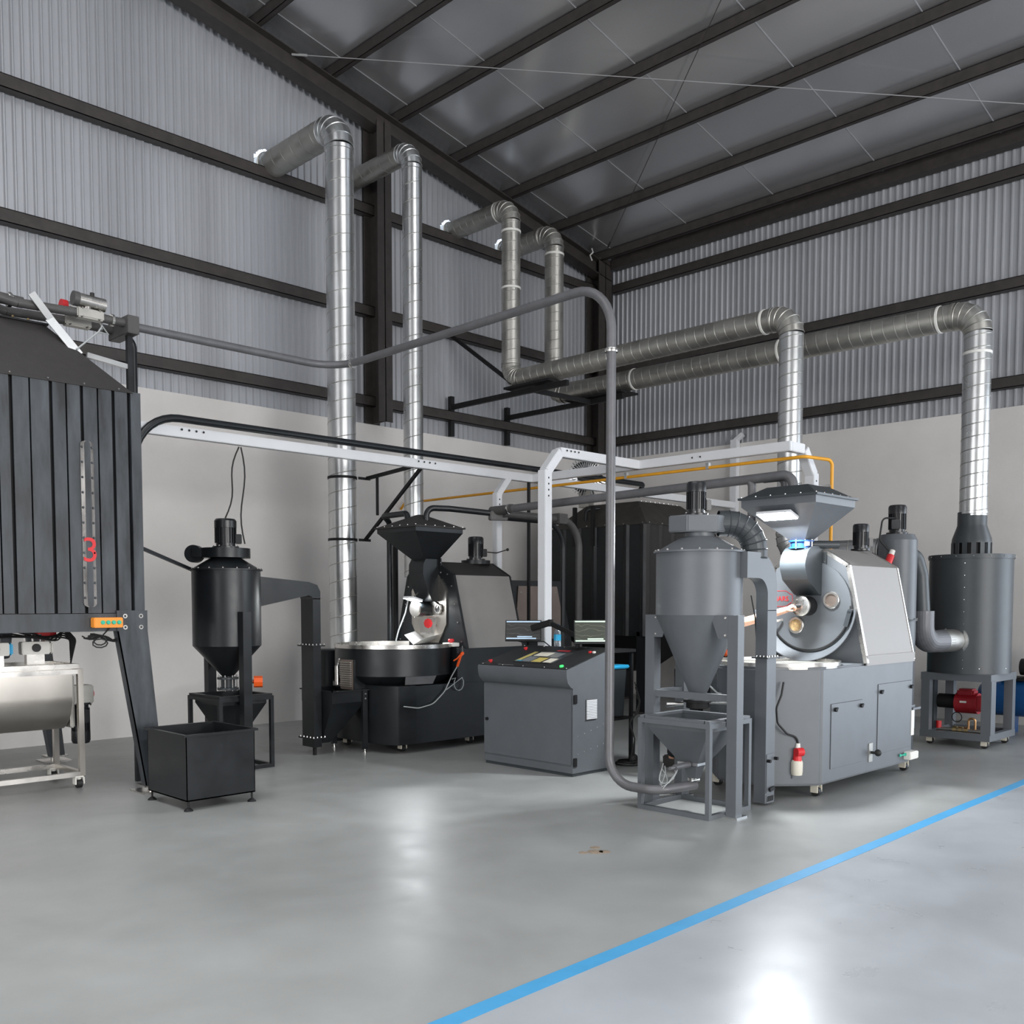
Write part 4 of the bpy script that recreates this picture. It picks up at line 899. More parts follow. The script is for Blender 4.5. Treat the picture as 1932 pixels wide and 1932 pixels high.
# octagonal stainless door, bearing housing, sight glass, badge, spout
oc = [(YB - .17, 1.88), (YB + .17, 1.88), (YB + .30, 1.70), (YB + .30, 1.33), (YB + .17, 1.12), (YB - .17, 1.12), (YB - .30, 1.33), (YB - .30, 1.70)]
dr = MB().prism(oc, 'x', XB - .03, XB - .012).build('stainless_door', 'stainless_worn', RB)
bh_ = MB().cyl((XB - .03, YB + .02, 1.50), (XB - .20, YB + .02, 1.50), .085, n=28).build('bearing_housing', 'black_paint', RB)
MB().lathe((XB - .20, YB + .02, 1.50), (-1, 0, 0), [(.088, 0), (.088, .02), (.06, .028), (.02, .03), (.001, .03)], 28).build('bearing_cap', 'stainless', bh_)
beans_window(RB, (XB - .04, YB - .19, 1.50), .055, 'black_matt')
MB().bar((XB - .05, YB - .08, 1.58), (XB - .05, YB - .19, 1.52), .05, .012, up=(-1, 0, 0)).build('sight_bracket', 'stainless', RB)
ld = MB().prism([(YB - .16, 1.40), (YB + .17, 1.40), (YB + .12, 1.20), (YB - .12, 1.20)], 'x', XB - .05, XB - .03).build('discharge_flap', 'stainless', RB)
bd = MB().prism([(YB - .015 + .075 * math.cos(PI / 4 * i), 1.335 + .055 * math.sin(PI / 4 * i)) for i in range(8)], 'x', XB - .054, XB - .05).build('badge', 'red', ld)
m = MB(); m.tube([(XB - .08, YB + .20, 1.42), (XB - .08, YB - .16, 1.42)], .012, n=8); m.cyl((XB - .08, YB + .2, 1.40), (XB - .08, YB + .2, 1.56), .012, n=8); m.bar((XB - .03, YB + .2, 1.42), (XB - .09, YB + .2, 1.42), .02, .02); m.bar((XB - .03, YB - .14, 1.42), (XB - .09, YB - .14, 1.42), .02, .02); m.build('flap_lever', 'chrome', RB)
m = MB(); k = .004
m.hexa([(XB - .02, YB - .22, 1.22), (XB - .02, YB, 1.12), (XB - .24, YB + .02, 1.10), (XB - .22, YB - .17, 1.18)], [(XB - .02, YB - .22, 1.22 + k), (XB - .02, YB, 1.12 + k), (XB - .24, YB + .02, 1.10 + k), (XB - .22, YB - .17, 1.18 + k)])
m.hexa([(XB - .02, YB, 1.12), (XB - .02, YB + .25, 1.24), (XB - .22, YB + .20, 1.20), (XB - .24, YB + .02, 1.10)], [(XB - .02, YB, 1.12 + k), (XB - .02, YB + .25, 1.24 + k), (XB - .22, YB + .20, 1.20 + k), (XB - .24, YB + .02, 1.10 + k)])
m.build('discharge_spout', 'spout_steel', RB)
MB().tube([(XB - .1, YB + .28, 1.60), (XB - .1, YB + .33, 1.45), (XB - .13, YB + .42, 1.25), (XB - .14, YB + .46, 1.12)], .009, n=8).build('lamp_hose', 'hose_clear', RB)
bb = MB(); bb.bolts([(XB - .012, YB + s * (hs_ - .035), z) for s in (-1, 1) for hs_, z in ((.57, 1.14), (.51, 1.35), (.46, 1.55), (.41, 1.75), (.34, 1.88))], (-1, 0, 0), .011, .008); bb.build('bolts', 'chrome', RB)
# emergency stop and air gun
eb = MB().box(6.98, 7.08, YB - .53, YB - .36, 1.09, 1.13).build('stop_box', 'white_plastic', RB, bevel=.004); MB().lathe((7.02, YB - .46, 1.13), (0, 0, 1), [(.02, 0), (.02, .012), (.034, .014), (.034, .035), (.028, .042), (.001, .042)], 18).build('stop_button', 'red', eb)
motor(RB, (XB + .66, YB - .04, 2.06), .088, .28, side=(1, -1, 0)); MB().cyl((XB + .66, YB - .04, 2.015), (XB + .66, YB - .04, 2.06), .17, n=28).build('motor_base', 'black_paint', RB)
m = MB(); m.tube([(XB + .76, YB - .13, 2.16), (XB + .84, YB - .2, 2.15), (XB + .96, YB - .26, 2.19)], .007, n=6); m.ball((XB + .965, YB - .262, 2.192), .018); m.build('motor_cable', 'rubber', RB)
ag = thing('air_gun', 'orange air blow gun hanging from the black roaster base', 'air gun', (6.95, YB - hb - .02, .93))
gx_, gy_ = 7.02, YB - hb - .025
MB().bar((gx_ + .0, gy_, 1.01), (gx_ - .06, gy_, .875), .024, .026, up=(0, -1, 0)).build('handle', 'orange_red', ag, bevel=.006)
MB().bar((gx_ - .005, gy_, 1.0), (gx_ + .03, gy_, 1.03), .03, .03, up=(0, -1, 0)).build('head', 'orange_red', ag, bevel=.006)
MB().tube([(gx_ - .02, gy_, 1.0), (gx_ - .06, gy_, .965), (gx_ - .11, gy_, .945)], .008, n=8).build('trigger', 'orange_red', ag)
MB().cyl((gx_ + .02, gy_, 1.02), (gx_ + .015, gy_, 1.10), .006, n=8).build('nozzle', 'chrome', ag)
MB().tube([(gx_ - .06, gy_, .88), (6.88, gy_, .78), (6.78, gy_, .62), (6.62, gy_ - .0, .50), (6.42, gy_, .47), (6.24, gy_ + .02, .50)], .006, n=8, fillet=.2, seg=5).build('hose', 'hose_clear', ag)
MB().tube([(6.88, gy_ - .005, .75)] + [(6.98 + .07 * math.sin(a), gy_ - .005, .72 - .08 * math.cos(a) - .02) for a in [.6 * i - 2.4 for i in range(9)]] + [(6.80, gy_ - .005, .64)], .005, n=6).build('hose_loop', 'hose_clear', ag)
# ---- S-shaped return pipe behind black hopper
pipe_thing('return_pipe', 'black bent pipe standing behind the black feed hopper', [(7.04, 9.06, .0), (7.04, 9.06, 2.50), (6.90, 8.98, 2.56), (6.86, 8.52, 2.56), (6.86, 8.46, 2.42)], .033, 'black_paint', [.06, .03, .05])
tag(MB().bar((7.14, 9.08, .0), (7.14, 9.08, 2.3), .05, .04).build('black_post', 'black_matt'), 'black upright channel post beside the black feed hopper', 'post')

# ---- grey roaster
XG, YG = 7.92, 4.20
RG = thing('coffee_roaster', 'grey drum coffee roaster with round sight glasses and stainless cover', 'roaster', (8.0, YG, 0), 'coffee roasters')
hb = .52; Lg = .97
upper_body(RG, XG, YG, Lg, hb, .345, .10, 1.05, 1.88, 2.03, 'grey_paint', 'brushed', 'brushed', 'stainless')
for s in (-1, 1): MB().box(XG - .005, XG + Lg, YG + s * (hb + .004) - .006, YG + s * (hb + .004) + .006, 1.03, 1.115).build('cover_skirt', 'brushed', RG)
MB().prism([(7.15, YG - hb), (XG + Lg, YG - hb), (XG + Lg, YG + hb), (7.15, YG + hb), (6.80, YG + hb - .30), (6.80, YG - hb + .30)], 'z', .105, 1.05).build('base', 'grey_paint', RG, bevel=.02)
for x, y in ((7.25, 3.77), (8.95, 3.78), (7.1, 4.6), (8.8, 4.6)): caster(RG, x, y, .106)
tc = (7.345, 4.20)
curved_tray(RG, tc, .515, 1.082, 1.055, 'stainless', rh=.03).build('cooling_tray_floor', 'galv_dusty', RG)
# base doors: flat panels with dark joints, latches, sliding damper
yf = YG - hb
def base_door(x0, x1, z0, z1, z0b, z1b, lat):
    m = MB(); m.hexa([(x0, yf - .0005, z0), (x1, yf - .0005, z0b), (x1, yf + .001, z0b), (x0, yf + .001, z0)], [(x0, yf - .0005, z1), (x1, yf - .0005, z1b), (x1, yf + .001, z1b), (x0, yf + .001, z1)]); m.build('door_joint', 'rubber', RG)
    e = .003; m = MB(); m.box(x0 + e, x1 - e, yf - .006, yf + .002, z0 + e, z1 - e); d = m.build('base_door', 'grey_paint', RG)
    for x, z in lat:
        q = MB(); q.cyl((x, yf - .006, z), (x, yf - .026, z), .017, n=8); q.bar((x - .025, yf - .02, z), (x + .02, yf - .02, z + .012), .016, .012); q.build('latch', 'black_matt', d)
base_door(7.30, 7.86, .22, .75, .22, .75, ((7.36, .70), (7.82, .70)))
base_door(8.15, 8.85, .25, .86, .25, .86, ((8.20, .79), (8.82, .80)))
dp = MB().box(7.99, 8.06, yf - .008, yf, .20, .36).build('damper_plate', 'galv_dusty', RG); m = MB(); m.cyl((8.03, yf - .008, .28), (8.03, yf - .05, .28), .012, n=10); m.ball((8.05, yf - .06, .28), .03, 14, 9); m.build('damper_knob', 'rubber', dp)
# rear electrics
m = MB(); m.box(XG + Lg, XG + Lg + .10, YG - hb + .02, YG - hb + .25, .40, .62); m.build('rear_box', 'grey_paint', RG); m = MB(); m.box(8.72, 8.90, yf - .06, yf + .06, .14, .21); m.build('socket_box', 'white_plastic', RG, bevel=.006)
MB().box(XG + Lg - .01, XG + Lg + .16, YG - hb - .01, YG - hb + .18, .58, .60).build('rear_shelf', 'grey_paint', RG)
MB().box(8.84, 8.90, yf - .012, yf, .35, .58).build('notice_plate', 'white_plastic', RG)
m = MB()
for k in range(3): m.tube([(8.86, yf - .02, .19), (8.70, yf - .02, .20 - .01 * k), (8.60, yf - .012, .18 + .01 * k)], .005, n=5)
m.build('loose_wires', 'green', RG)
# red plug and socket on the front chamfer
ps = thing('power_plug', 'red industrial plug in a cream wall socket on grey roaster base', 'plug', (6.92, 3.86, .22))
MB().lathe((6.99, 3.80, .20), (0, 0, 1), [(.001, 0), (.042, 0), (.046, .03), (.046, .10), (.038, .12), (.001, .12)], 20).build('socket', 'cream', ps)
MB().cyl((6.985, 3.795, .31), (7.0, 3.80, .40), .036, .030, 18).build('plug_body', 'red', ps); MB().cyl((6.955, 3.79, .385), (7.01, 3.765, .385), .034, n=18).build('plug_face', 'red', ps); MB().cyl((7.0, 3.80, .40), (7.003, 3.80, .45), .022, .017, 14).build('plug_collar', 'white_plastic', ps)
MB().bar((7.0, 3.84, .17), (7.0, 3.84, .34), .07, .03, up=(0, 1, 0)).build('mount_plate', 'grey_paint', ps)
MB().tube([(7.003, 3.80, .44), (6.99, 3.80, .50), (6.90, 3.84, .53), (6.82, 3.88, .62), (6.80, 3.88, .74), (6.84, 3.86, .84), (6.87, 3.86, .94)], .008, n=8, fillet=.07, seg=5).build('cable', 'rubber', ps)
# feed hopper with lid, valve, chute
hopper4(RG, 7.655, 4.19, .345, 2.435, 2.375, 7.74, 4.20, 2.10, .07, 'grey_paint', 'grey_paint_dark', .19)
MB().lathe((7.65, 4.17, 2.17), (-1, 0, -.55), [(.02, 0), (.045, 0), (.045, .012), (.02, .012), (.02, 0)], 22).build('sight_port', 'stainless', RG)
m = MB(); m.lathe((7.74, 4.20, 2.065), (0, 0, 1), [(.001, .035), (.105, .035), (.105, .022), (.085, .02), (.085, -.02), (.105, -.022), (.105, -.035), (.001, -.035)], 24); fv = m.build('feed_valve', 'blue', RG)
bb = MB()
for p in ring_bolts((7.74, 4.20, 2.025), (0, 0, 1), .097, 8): bb.cyl(p, p + V((0, 0, .08)), .007, n=6)
bb.build('bolts', 'chrome', fv)
MB().cyl((7.78, 4.16, 2.065), (7.98, 3.98, 2.065), .034, n=16).build('valve_actuator', 'grey_paint_dark', fv)
MB().box(7.66, 7.70, 4.10, 4.12, 2.05, 2.085).build('position_indicator', 'white_plastic', fv)
cv = [(7.92, 2.03), (7.72, 2.03)] + [(7.72 + .17 * math.cos(a), 1.86 + .17 * math.sin(a)) for a in [PI / 2 + PI / 2 * i / 8 for i in range(1, 9)]] + [(7.56, 1.82), (7.60, 1.74), (7.80, 1.62), (7.92, 1.60)]
cv = [(XG - .012 if x > 7.9 else x + .04, z + .02) for x, z in cv]
m = MB(); m.prism(cv, 'y', 4.08, 4.32); ch = m.build('feed_chute', 'grey_paint_dark', RG, smooth=30)
fr = MB(); fr.box(XG - .026, XG - .012, 4.045, 4.355, 1.575, 1.66); fr.box(XG - .026, XG - .012, 4.045, 4.08, 1.60, 2.0); fr.box(XG - .026, XG - .012, 4.32, 4.355, 1.60, 2.0); fr.build('chute_flange', 'grey_paint_dark', ch)
bb = MB(); bb.bolts([(XG - .026, 4.06 + .14 * i, 1.595) for i in range(3)] + [(XG - .026, 4.06, 1.75), (XG - .026, 4.06, 1.92)], (-1, 0, 0), .010, .006); bb.build('bolts', 'chrome', ch)
# LED lamp on the hopper face
led_lamp(RG, (7.36, 4.22, 2.285), .075, .16, 90, 18)
MB().bar((7.38, 4.22, 2.30), (7.48, 4.22, 2.33), .05, .012).build('lamp_bracket', 'grey_paint', RG)
# door, crescent lip, sight glasses, bearing, hook
pc = (XG - .012, 4.20, 1.535)
MB().cyl(pc, (XG - .035, 4.20, 1.535), .392, n=64).build('round_door', 'grey_paint', RG, smooth=30)
MB().lathe((XG - .012, 4.20, 1.535), (-1, 0, 0), [(.40, 0), (.42, .03), (.475, .115), (.482, .115), (.427, .028), (.406, 0)], 40, math.radians(184), math.radians(356), xdir=(0, -1, 0)).build('crescent_lip', 'grey_paint', RG, smooth=25)
MB().lathe((XG - .036, 4.20, 1.535), (-1, 0, 0), [(.382, 0), (.394, 0), (.394, .004), (.382, .004)], 40, math.radians(180), math.radians(360), xdir=(0, -1, 0)).build('door_seal', 'rubber', RG)
beans_window(RG, (XG - .03, 3.985, 1.585), .075, 'brown_steel')
beans_window(RG, (XG - .035, 4.31, 1.365), .075, 'beans')
bh_ = MB().cyl((XG - .035, 4.20, 1.535), (XG - .16, 4.20, 1.535), .085, n=30).build('bearing_housing', 'black_matt', RG)
bcx_ = XG - .16
MB().lathe((bcx_, 4.20, 1.535), (-1, 0, 0), [(.088, 0), (.088, .018), (.075, .026), (.02, .03), (.001, .03)], 30).build('bearing_cap', 'stainless', bh_)
bb = MB(); bb.bolts(ring_bolts((bcx_ - .025, 4.20, 1.535), (-1, 0, 0), .06, 6), (-1, 0, 0), .007, .012); bb.build('bolts', 'chrome', bh_)
MB().cyl((bcx_ - .03, 4.20, 1.535), (bcx_ - .09, 4.235, 1.53), .015, n=12).build('trier_handle', 'rubber', bh_)
m = MB(); m.cyl((XG - .012, 3.80, 1.49), (XG - .08, 3.80, 1.49), .02, n=12); m.bar((XG - .07, 3.80, 1.49), (XG - .07, 3.835, 1.36), .04, .02, up=(-1, 0, 0)); m.build('door_latch', 'grey_paint_dark', RG)
MB().tube([(XG - .05, 4.62, 1.44), (XG - .09, 4.56, 1.41), (XG - .09, 4.47, 1.40), (XG - .05, 4.44, 1.41)], .012, n=10, fillet=.03).build('door_handle', 'stainless', RG)
lg = MB()
pts = [(YG + .27 + .10 * math.cos(PI / 8 + PI / 4 * i) * 1.25, 1.60 + .075 * math.sin(PI / 8 + PI / 4 * i)) for i in range(8)]
for i in range(8): p, q = pts[i], pts[(i + 1) % 8]; lg.bar((XG - .037, *p), (XG - .037, *q), .003, .003, up=(-1, 0, 0))
lg = lg.build('logo_outline', 'red', RG); text('logo_lettering', 'MARS', .062, 'red', lg, (XG - .038, YG + .27, 1.597), (0, -1, 0), (0, 0, 1), .001)
# rear small motor on the roof of the roaster
motor(RG, (XG + .78, 4.12, 2.045), .07, .25, side=(1, -1, 0))

# ---- rear cyclone of the grey roaster
RC = thing('chaff_cyclone', 'slim grey chaff cyclone with black motor behind the grey roaster', 'cyclone', (9.85, 4.27, 0), 'cyclones')
rc = (9.85, 4.27)
MB().lathe((*rc, 0), (0, 0, 1), [(.15, .55), (.18, 1.0), (.19, 1.2), (.19, 2.2), (.16, 2.26), (.001, 2.26)], 36).build('cyclone_body', 'grey_paint', RC, smooth=20)
fl_ = MB().lathe((*rc, 0), (0, 0, 1), [(.19, 1.38), (.205, 1.38), (.205, 1.395), (.19, 1.395)], 36).build('flange', 'grey_paint_dark', RC); bb = MB(); bb.bolts(ring_bolts((*rc, 1.395), (0, 0, 1), .2, 12), (0, 0, 1), .009, .012); bb.build('bolts', 'chrome', fl_)
motor(RC, (rc[0] - .02, rc[1], 2.26), .085, .30, side=(-1, -.3, 0))
m = MB(); m.tube([(rc[0] + .10, rc[1] - .05, 2.08), (rc[0] + .20, rc[1] - .10, 2.02), (10.10, 4.14, 1.85), (10.13, 4.12, 1.4)], .085, n=20, fillet=.1); m.build('side_duct', 'grey_paint_dark', RC)
el = MB().tube([(10.14, 4.12, 1.48), (10.14, 4.12, 1.16), (10.62, 4.06, 1.16)], .118, n=28, fillet=.17, seg=6).build('elbow', 'grey_pipe', RC, smooth=12)
MB().tube([(10.52, 4.075, 1.16), (10.80, 4.04, 1.16)], .121, n=28).build('inlet_sleeve', 'galv_dusty', el)
MB().tube([(rc[0] - .10, rc[1] - .02, 2.42), (9.62, 4.33, 2.42), (9.58, 4.34, 2.2), (9.655, 4.26, 2.08)], .009, n=8, fillet=.06).build('motor_cable', 'rubber', RC)
pg = MB().cyl((9.64, 4.245, 2.04), (9.57, 4.26, 1.91), .036, n=16).build('red_plug', 'red', RC); MB().cyl((9.665, 4.24, 2.09), (9.64, 4.245, 2.04), .028, n=14).build('plug_collar', 'white_plastic', pg)
for x, y in ((rc[0] - .16, rc[1] - .1), (rc[0] + .16, rc[1] - .1), (rc[0], rc[1] + .18)): MB().bar((x, y, 0), (x, y, 1.25), .05, .05).build('leg', 'grey_paint_dark', RC)

# ---- afterburner
AB = thing('afterburner', 'tall grey afterburner cylinder on a square stand with red burner', 'afterburner', (11.22, 4.03, 0))
ax0, ax1, ay0, ay1 = 10.83, 11.62, 3.66, 4.40; am = (ax0 + ax1) / 2 - .02, (ay0 + ay1) / 2
MB().lathe((*am, 0), (0, 0, 1), [(.001, .80), (.425, .80), (.425, 2.075), (.001, 2.075)], 56).build('cylinder', 'grey_paint_dark', AB)
lid = MB().lathe((*am, 0), (0, 0, 1), [(.428, 2.04), (.436, 2.04), (.436, 2.088), (.001, 2.088)], 56).build('lid', 'grey_paint_dark', AB); bb = MB(); bb.bolts(ring_bolts((*am, 2.062), (0, 0, 1), .436, 16), (0, 0, 1), .010, .010); bb.build('bolts', 'chrome', lid)
bb = MB()
for i in range(7):
    a = math.radians(170 + 22 * i); bb.bolts([(am[0] + .425 * math.cos(a * 1), am[1] + .425 * math.sin(a), .86)], (math.cos(a), math.sin(a), 0), .006, .005)
for i in range(9): bb.bolts([(am[0] + .425 * math.cos(math.radians(192)), am[1] + .425 * math.sin(math.radians(192)), .95 + .13 * i)], (-1, -.2, 0), .005, .004)
bb.build('bolts', 'chrome', AB)
nk = MB().lathe((*am, 0), (0, 0, 1), [(.205, 2.22), (.20, 2.27), (.155, 2.40), (.15, 2.42), (.15, 2.56)], 40).build('chimney_neck', 'grey_paint_dark', AB, smooth=20)
MB().lathe((*am, 0), (0, 0, 1), [(.001, 2.10), (.17, 2.10), (.17, 2.25), (.001, 2.25)], 30).build('inner_core', 'black_matt', AB)
for i in range(14):
    a = 2 * PI * i / 14; MB().bar((am[0] + .2 * math.cos(a), am[1] + .2 * math.sin(a), 2.088), (am[0] + .2 * math.cos(a), am[1] + .2 * math.sin(a), 2.225), .05, .012, up=(math.cos(a), math.sin(a), 0)).build('vent_bar', 'grey_paint_dark', nk)
for x in (ax0 + .05, ax1 - .05):
    for y in (ay0 + .05, ay1 - .05): MB().box(x - .046, x + .046, y - .046, y + .046, .15, .73).build('stand_leg', 'grey_paint', AB)
MB().box(ax0 + .004, ax0 + .14, ay0 - .006, ay0 + .003, .15, .73).build('leg_plate', 'grey_paint', AB)
for z0, z1, nm in ((.72, .80, 'top_rail'), (.085, .16, 'bottom_rail')):
    for q in ((ax0, ax1, ay0, ay0 + .06), (ax0, ax1, ay1 - .06, ay1), (ax0, ax0 + .06, ay0 + .06, ay1 - .06), (ax1 - .06, ax1, ay0 + .06, ay1 - .06)): MB().box(*q, z0, z1).build(nm, 'grey_paint', AB)
MB().box(ax0 + .02, ax1 - .02, ay0 + .02, ay1 - .02, .09, .11).build('floor_plate', 'grey_paint_dark', AB)
for x in (ax0 + .09, ax1 - .09):
    for y in (ay0 + .08, ay1 - .08): caster(AB, x, y, .088)
bx_, by_ = am[0] - .08, am[1] - .02
bn = MB().cyl((bx_, by_ - .13, .46), (bx_, by_ + .10, .46), .115, n=28).build('burner', 'red_dark', AB)
MB().cyl((bx_, by_ + .09, .47), (bx_, by_ + .30, .47), .08, n=20).build('blast_tube', 'black_matt', bn); MB().box(bx_ - .09, bx_ + .07, by_ - .10, by_ + .08, .54, .62).build('burner_head', 'red_dark', bn, bevel=.02); MB().box(bx_ - .08, bx_ + .08, by_ - .19, by_ - .13, .38, .55).build('fan_box', 'red_dark', bn, bevel=.012); MB().box(bx_ - .125, bx_ - .11, by_ - .04, by_ + .03, .47, .49).build('name_plate', 'white_plastic', bn)
m = MB(); m.tube([(ax0 + .2, by_ + .28, .16), (ax0 + .2, by_ - .24, .16)], .025, n=12); gt = m.build('gas_train', 'galv_dusty', AB)
m = MB(); m.tube([(ax0 + .2, by_ - .06, .17), (ax0 + .2, by_ - .06, .30), (ax0 + .2, by_ - .13, .30), (ax0 + .2, by_ - .13, .17)], .012, n=8, fillet=.03); m.cyl((ax0 + .2, by_ - .22, .15), (ax0 + .2, by_ - .22, .42), .014, n=8); m.build('copper_loop', 'copper', gt)
for i in range(3): MB().cyl((ax0 + .2, by_ + .10 - .06 * i, .16), (ax0 + .2, by_ + .06 - .06 * i, .16), .045, n=10).build('brass_fitting', 'brass', gt)
MB().cyl((ax0 + .2, by_ + .26, .17), (ax0 + .2, by_ + .26, .25), .03, n=10).build('red_valve', 'red', gt)
m = MB(); m.lathe((bx_ - .05, by_ + .08, .30), (-1, 0, 0), [(.05, 0), (.058, .006), (.05, .012)], 18); m.build('hose_loop', 'rubber', bn)
MB().box(ax0 + .15, ax0 + .25, by_ + .30, by_ + .36, .16, .74).build('cable_channel', 'grey_paint_dark', AB)
MB().lathe((10.79, 4.04, 1.16), (1, 0, 0), [(.12, 0), (.155, 0), (.155, .012), (.12, .012)], 28).build('inlet_flange', 'galv', AB)

# ---- blue air receiver behind the afterburner
AR = thing('air_receiver', 'blue horizontal compressed air tank behind the grey afterburner', 'tank', (12.6, 3.6, 0))
MB().lathe((12.55, 4.3, .42), (0, -1, 0), [(.001, -.08), (.15, -.05), (.22, .05), (.22, 1.35), (.15, 1.45), (.001, 1.48)], 36).build('vessel', 'blue_tank', AR, smooth=30)
for y in (4.0, 3.2): MB().box(12.38, 12.72, y - .03, y + .03, 0, .24).build('foot', 'blue_tank', AR)
cm = MB(); cm.box(12.40, 12.70, 3.2, 4.1, .64, .68); cm.cyl((12.55, 3.45, .68), (12.55, 3.45, .92), .12, n=20); cm.cyl((12.55, 3.9, .80), (12.55, 3.6, .80), .10, n=20); cm.build('compressor_pump', 'black_matt', AR)
MB().cyl((12.72, 3.45, .84), (12.76, 3.45, .84), .2, n=28).build('belt_guard', 'rubber', AR)
# ---- teal cabinet behind the grey roaster
tcab = thing('tool_cabinet', 'teal steel cabinet standing behind the chaff cyclone', 'cabinet', (11.6, 5.35, 0))
MB().box(11.3, 11.9, 5.00, 5.6, .05, 1.25).build('body', 'teal_paint', tcab, bevel=.01)
for i in range(3): MB().box(11.285, 11.3, 5.03, 5.57, .10 + .38 * i, .46 + .38 * i).build('drawer', 'teal_paint', tcab)
MB().box(11.32, 11.88, 5.02, 5.58, 0, .05).build('plinth', 'black_matt', tcab)

# ================================================================== REAR SILO
S2 = thing('grain_silo', 'black ribbed silo with tarpaulin-like dark cover behind the console', 'silo', (11.85, 9.2, 0), 'silos')
qx0, qx1, qy0, qy1, qb, qt = 10.95, 12.7, 8.30, 10.1, 1.10, 2.68
MB().box(qx0 + .04, qx1 - .04, qy0 + .04, qy1 - .04, qb, qt).build('inner_shell', 'black_matt', S2)
pr2 = [(0, 0), (.04, -.02), (.07, -.02), (.11, 0), (.30, 0)]
f0 = f1 = None
for i in range(6):
    y = qy0 + .30 * i; x = qx0 + .29 * i
    m = MB(); vs = []; fs = []
    for (u, d) in pr2:
        for z in (qb, qt): vs.append((qx0 + d, y + u, z))
    for k in range(4): fs.append([2 * k, 2 * k + 2, 2 * k + 3, 2 * k + 1])
    if f0 is None: f0 = m.add(vs, fs).build('wall_panel', 'black_paint', S2, smooth=8, loc=(qx0, y, qb))
    else: share(f0, 'wall_panel', S2, (qx0, y, qb))
    m = MB(); vs = []
    for (u, d) in pr2:
        for z in (qb, qt): vs.append((x + u * .967, qy0 + d, z))
    if f1 is None: f1 = m.add(vs, fs).build('wall_panel', 'cover_dark', S2, smooth=8, loc=(x, qy0, qb))
    else: share(f1, 'wall_panel', S2, (x, qy0, qb))
co = MB().hexa(rect_loop(qx0 - .02, qx1, qy0 - .02, qy1, qt - .01), rect_loop(qx0 + .35, qx1 - .35, qy0 + .42, qy1 - .42, 3.04)).build('cover', 'tarp', S2)
bb = MB(); bb.bolts([(qx0 - .022, qy0 + .05 + .34 * i, qt + .01) for i in range(6)], (-1, 0, .3), .012, .01); bb.bolts([(qx0 + .03 + .3 * i, qy0 - .022, qt + .01) for i in range(6)], (0, -1, .3), .012, .01); bb.bolts([(qx0 + .42 + .11 * i, qy0 + .42, 3.04) for i in range(9)], (0, 0, 1), .014, .015); bb.build('bolts', 'chrome', co)
for x, y in ((qx0, qy0), (qx0, qy1 - .16), (qx1 - .16, qy0), (qx1 - .16, qy1 - .16)):
    MB().box(x, x + .16, y, y + .16, .03, qb + .06).build('leg', 'black_paint', S2); MB().box(x - .04, x + .2, y - .04, y + .2, 0, .03).build('base_plate', 'steel_dark', S2)
MB().hexa(rect_loop(11.6, 12.05, 9.0, 9.4, .55), rect_loop(qx0 + .1, qx1 - .1, qy0 + .1, qy1 - .1, qb)).build('bottom_hopper', 'black_matt', S2)
for y in (9.6, 9.25): MB().bar((qx0 - .03, y, 2.4), (qx0 - .03, y, 2.98), .05, .05).build('side_post', 'black_matt', S2)
MB().tube([(qx0 + .1, 9.5, 2.78), (qx0 + .1, 9.5, 2.95), (qx0 + .3, 9.4, 2.98)], .03, n=10, fillet=.06).build('vent_pipe', 'black_paint', S2)
# finned ring blower on top, mounted on the tray
BL = thing('ring_blower', 'silver finned ring blower above the rear black silo', 'blower', (11.9, 9.8, 3.04))
blc = V((11.35, 9.75, 3.48)); bd_ = V((-1, -1, 0)).normalized()
MB().lathe(blc, bd_, [(.08, -.06), (.22, -.08), (.25, 0), (.22, .08), (.08, .06)], 40).build('casing', 'black_matt', BL, smooth=30)
first = None
for i in range(40):
    a = 2 * PI * i / 40; xx = bd_.cross(V((0, 0, 1))); q = xx * math.cos(a) + V((0, 0, 1)) * math.sin(a)
    MB().bar(blc + q * .14 + bd_ * .075, blc + q * .29 + bd_ * .03, .016, .05, up=bd_).build('fin', 'galv', BL)
motor(BL, blc - bd_ * .08, .12, .3, up=-bd_, side=(0, 0, 1)); MB().bar(blc - V((0, 0, .46)), blc - V((0, 0, .2)), .2, .12).build('foot', 'galv_dusty', BL)

# ---- third roaster end seen behind the black roaster
R3 = thing('steel_cabinet', 'low black-framed machine with brown steel side panel behind the black roaster', 'machine', (9.3, 8.9, 0))
MB().prism([(8.50, 0), (9.75, 0), (9.75, 1.05), (9.52, 1.85), (8.62, 1.85), (8.50, 1.05)], 'y', 8.62, 9.3).build('body', 'black_paint', R3)
MB().prism([(8.66, 1.10), (9.62, 1.10), (9.44, 1.78), (8.72, 1.78)], 'y', 8.605, 8.622).build('side_panel', 'brown_steel', R3)
bb = MB(); bb.bolts([(8.72, 8.604, 1.2), (8.76, 8.604, 1.7), (9.5, 8.604, 1.2), (9.40, 8.604, 1.7)], (0, -1, 0), .01, .006); bb.build('bolts', 'chrome', R3)

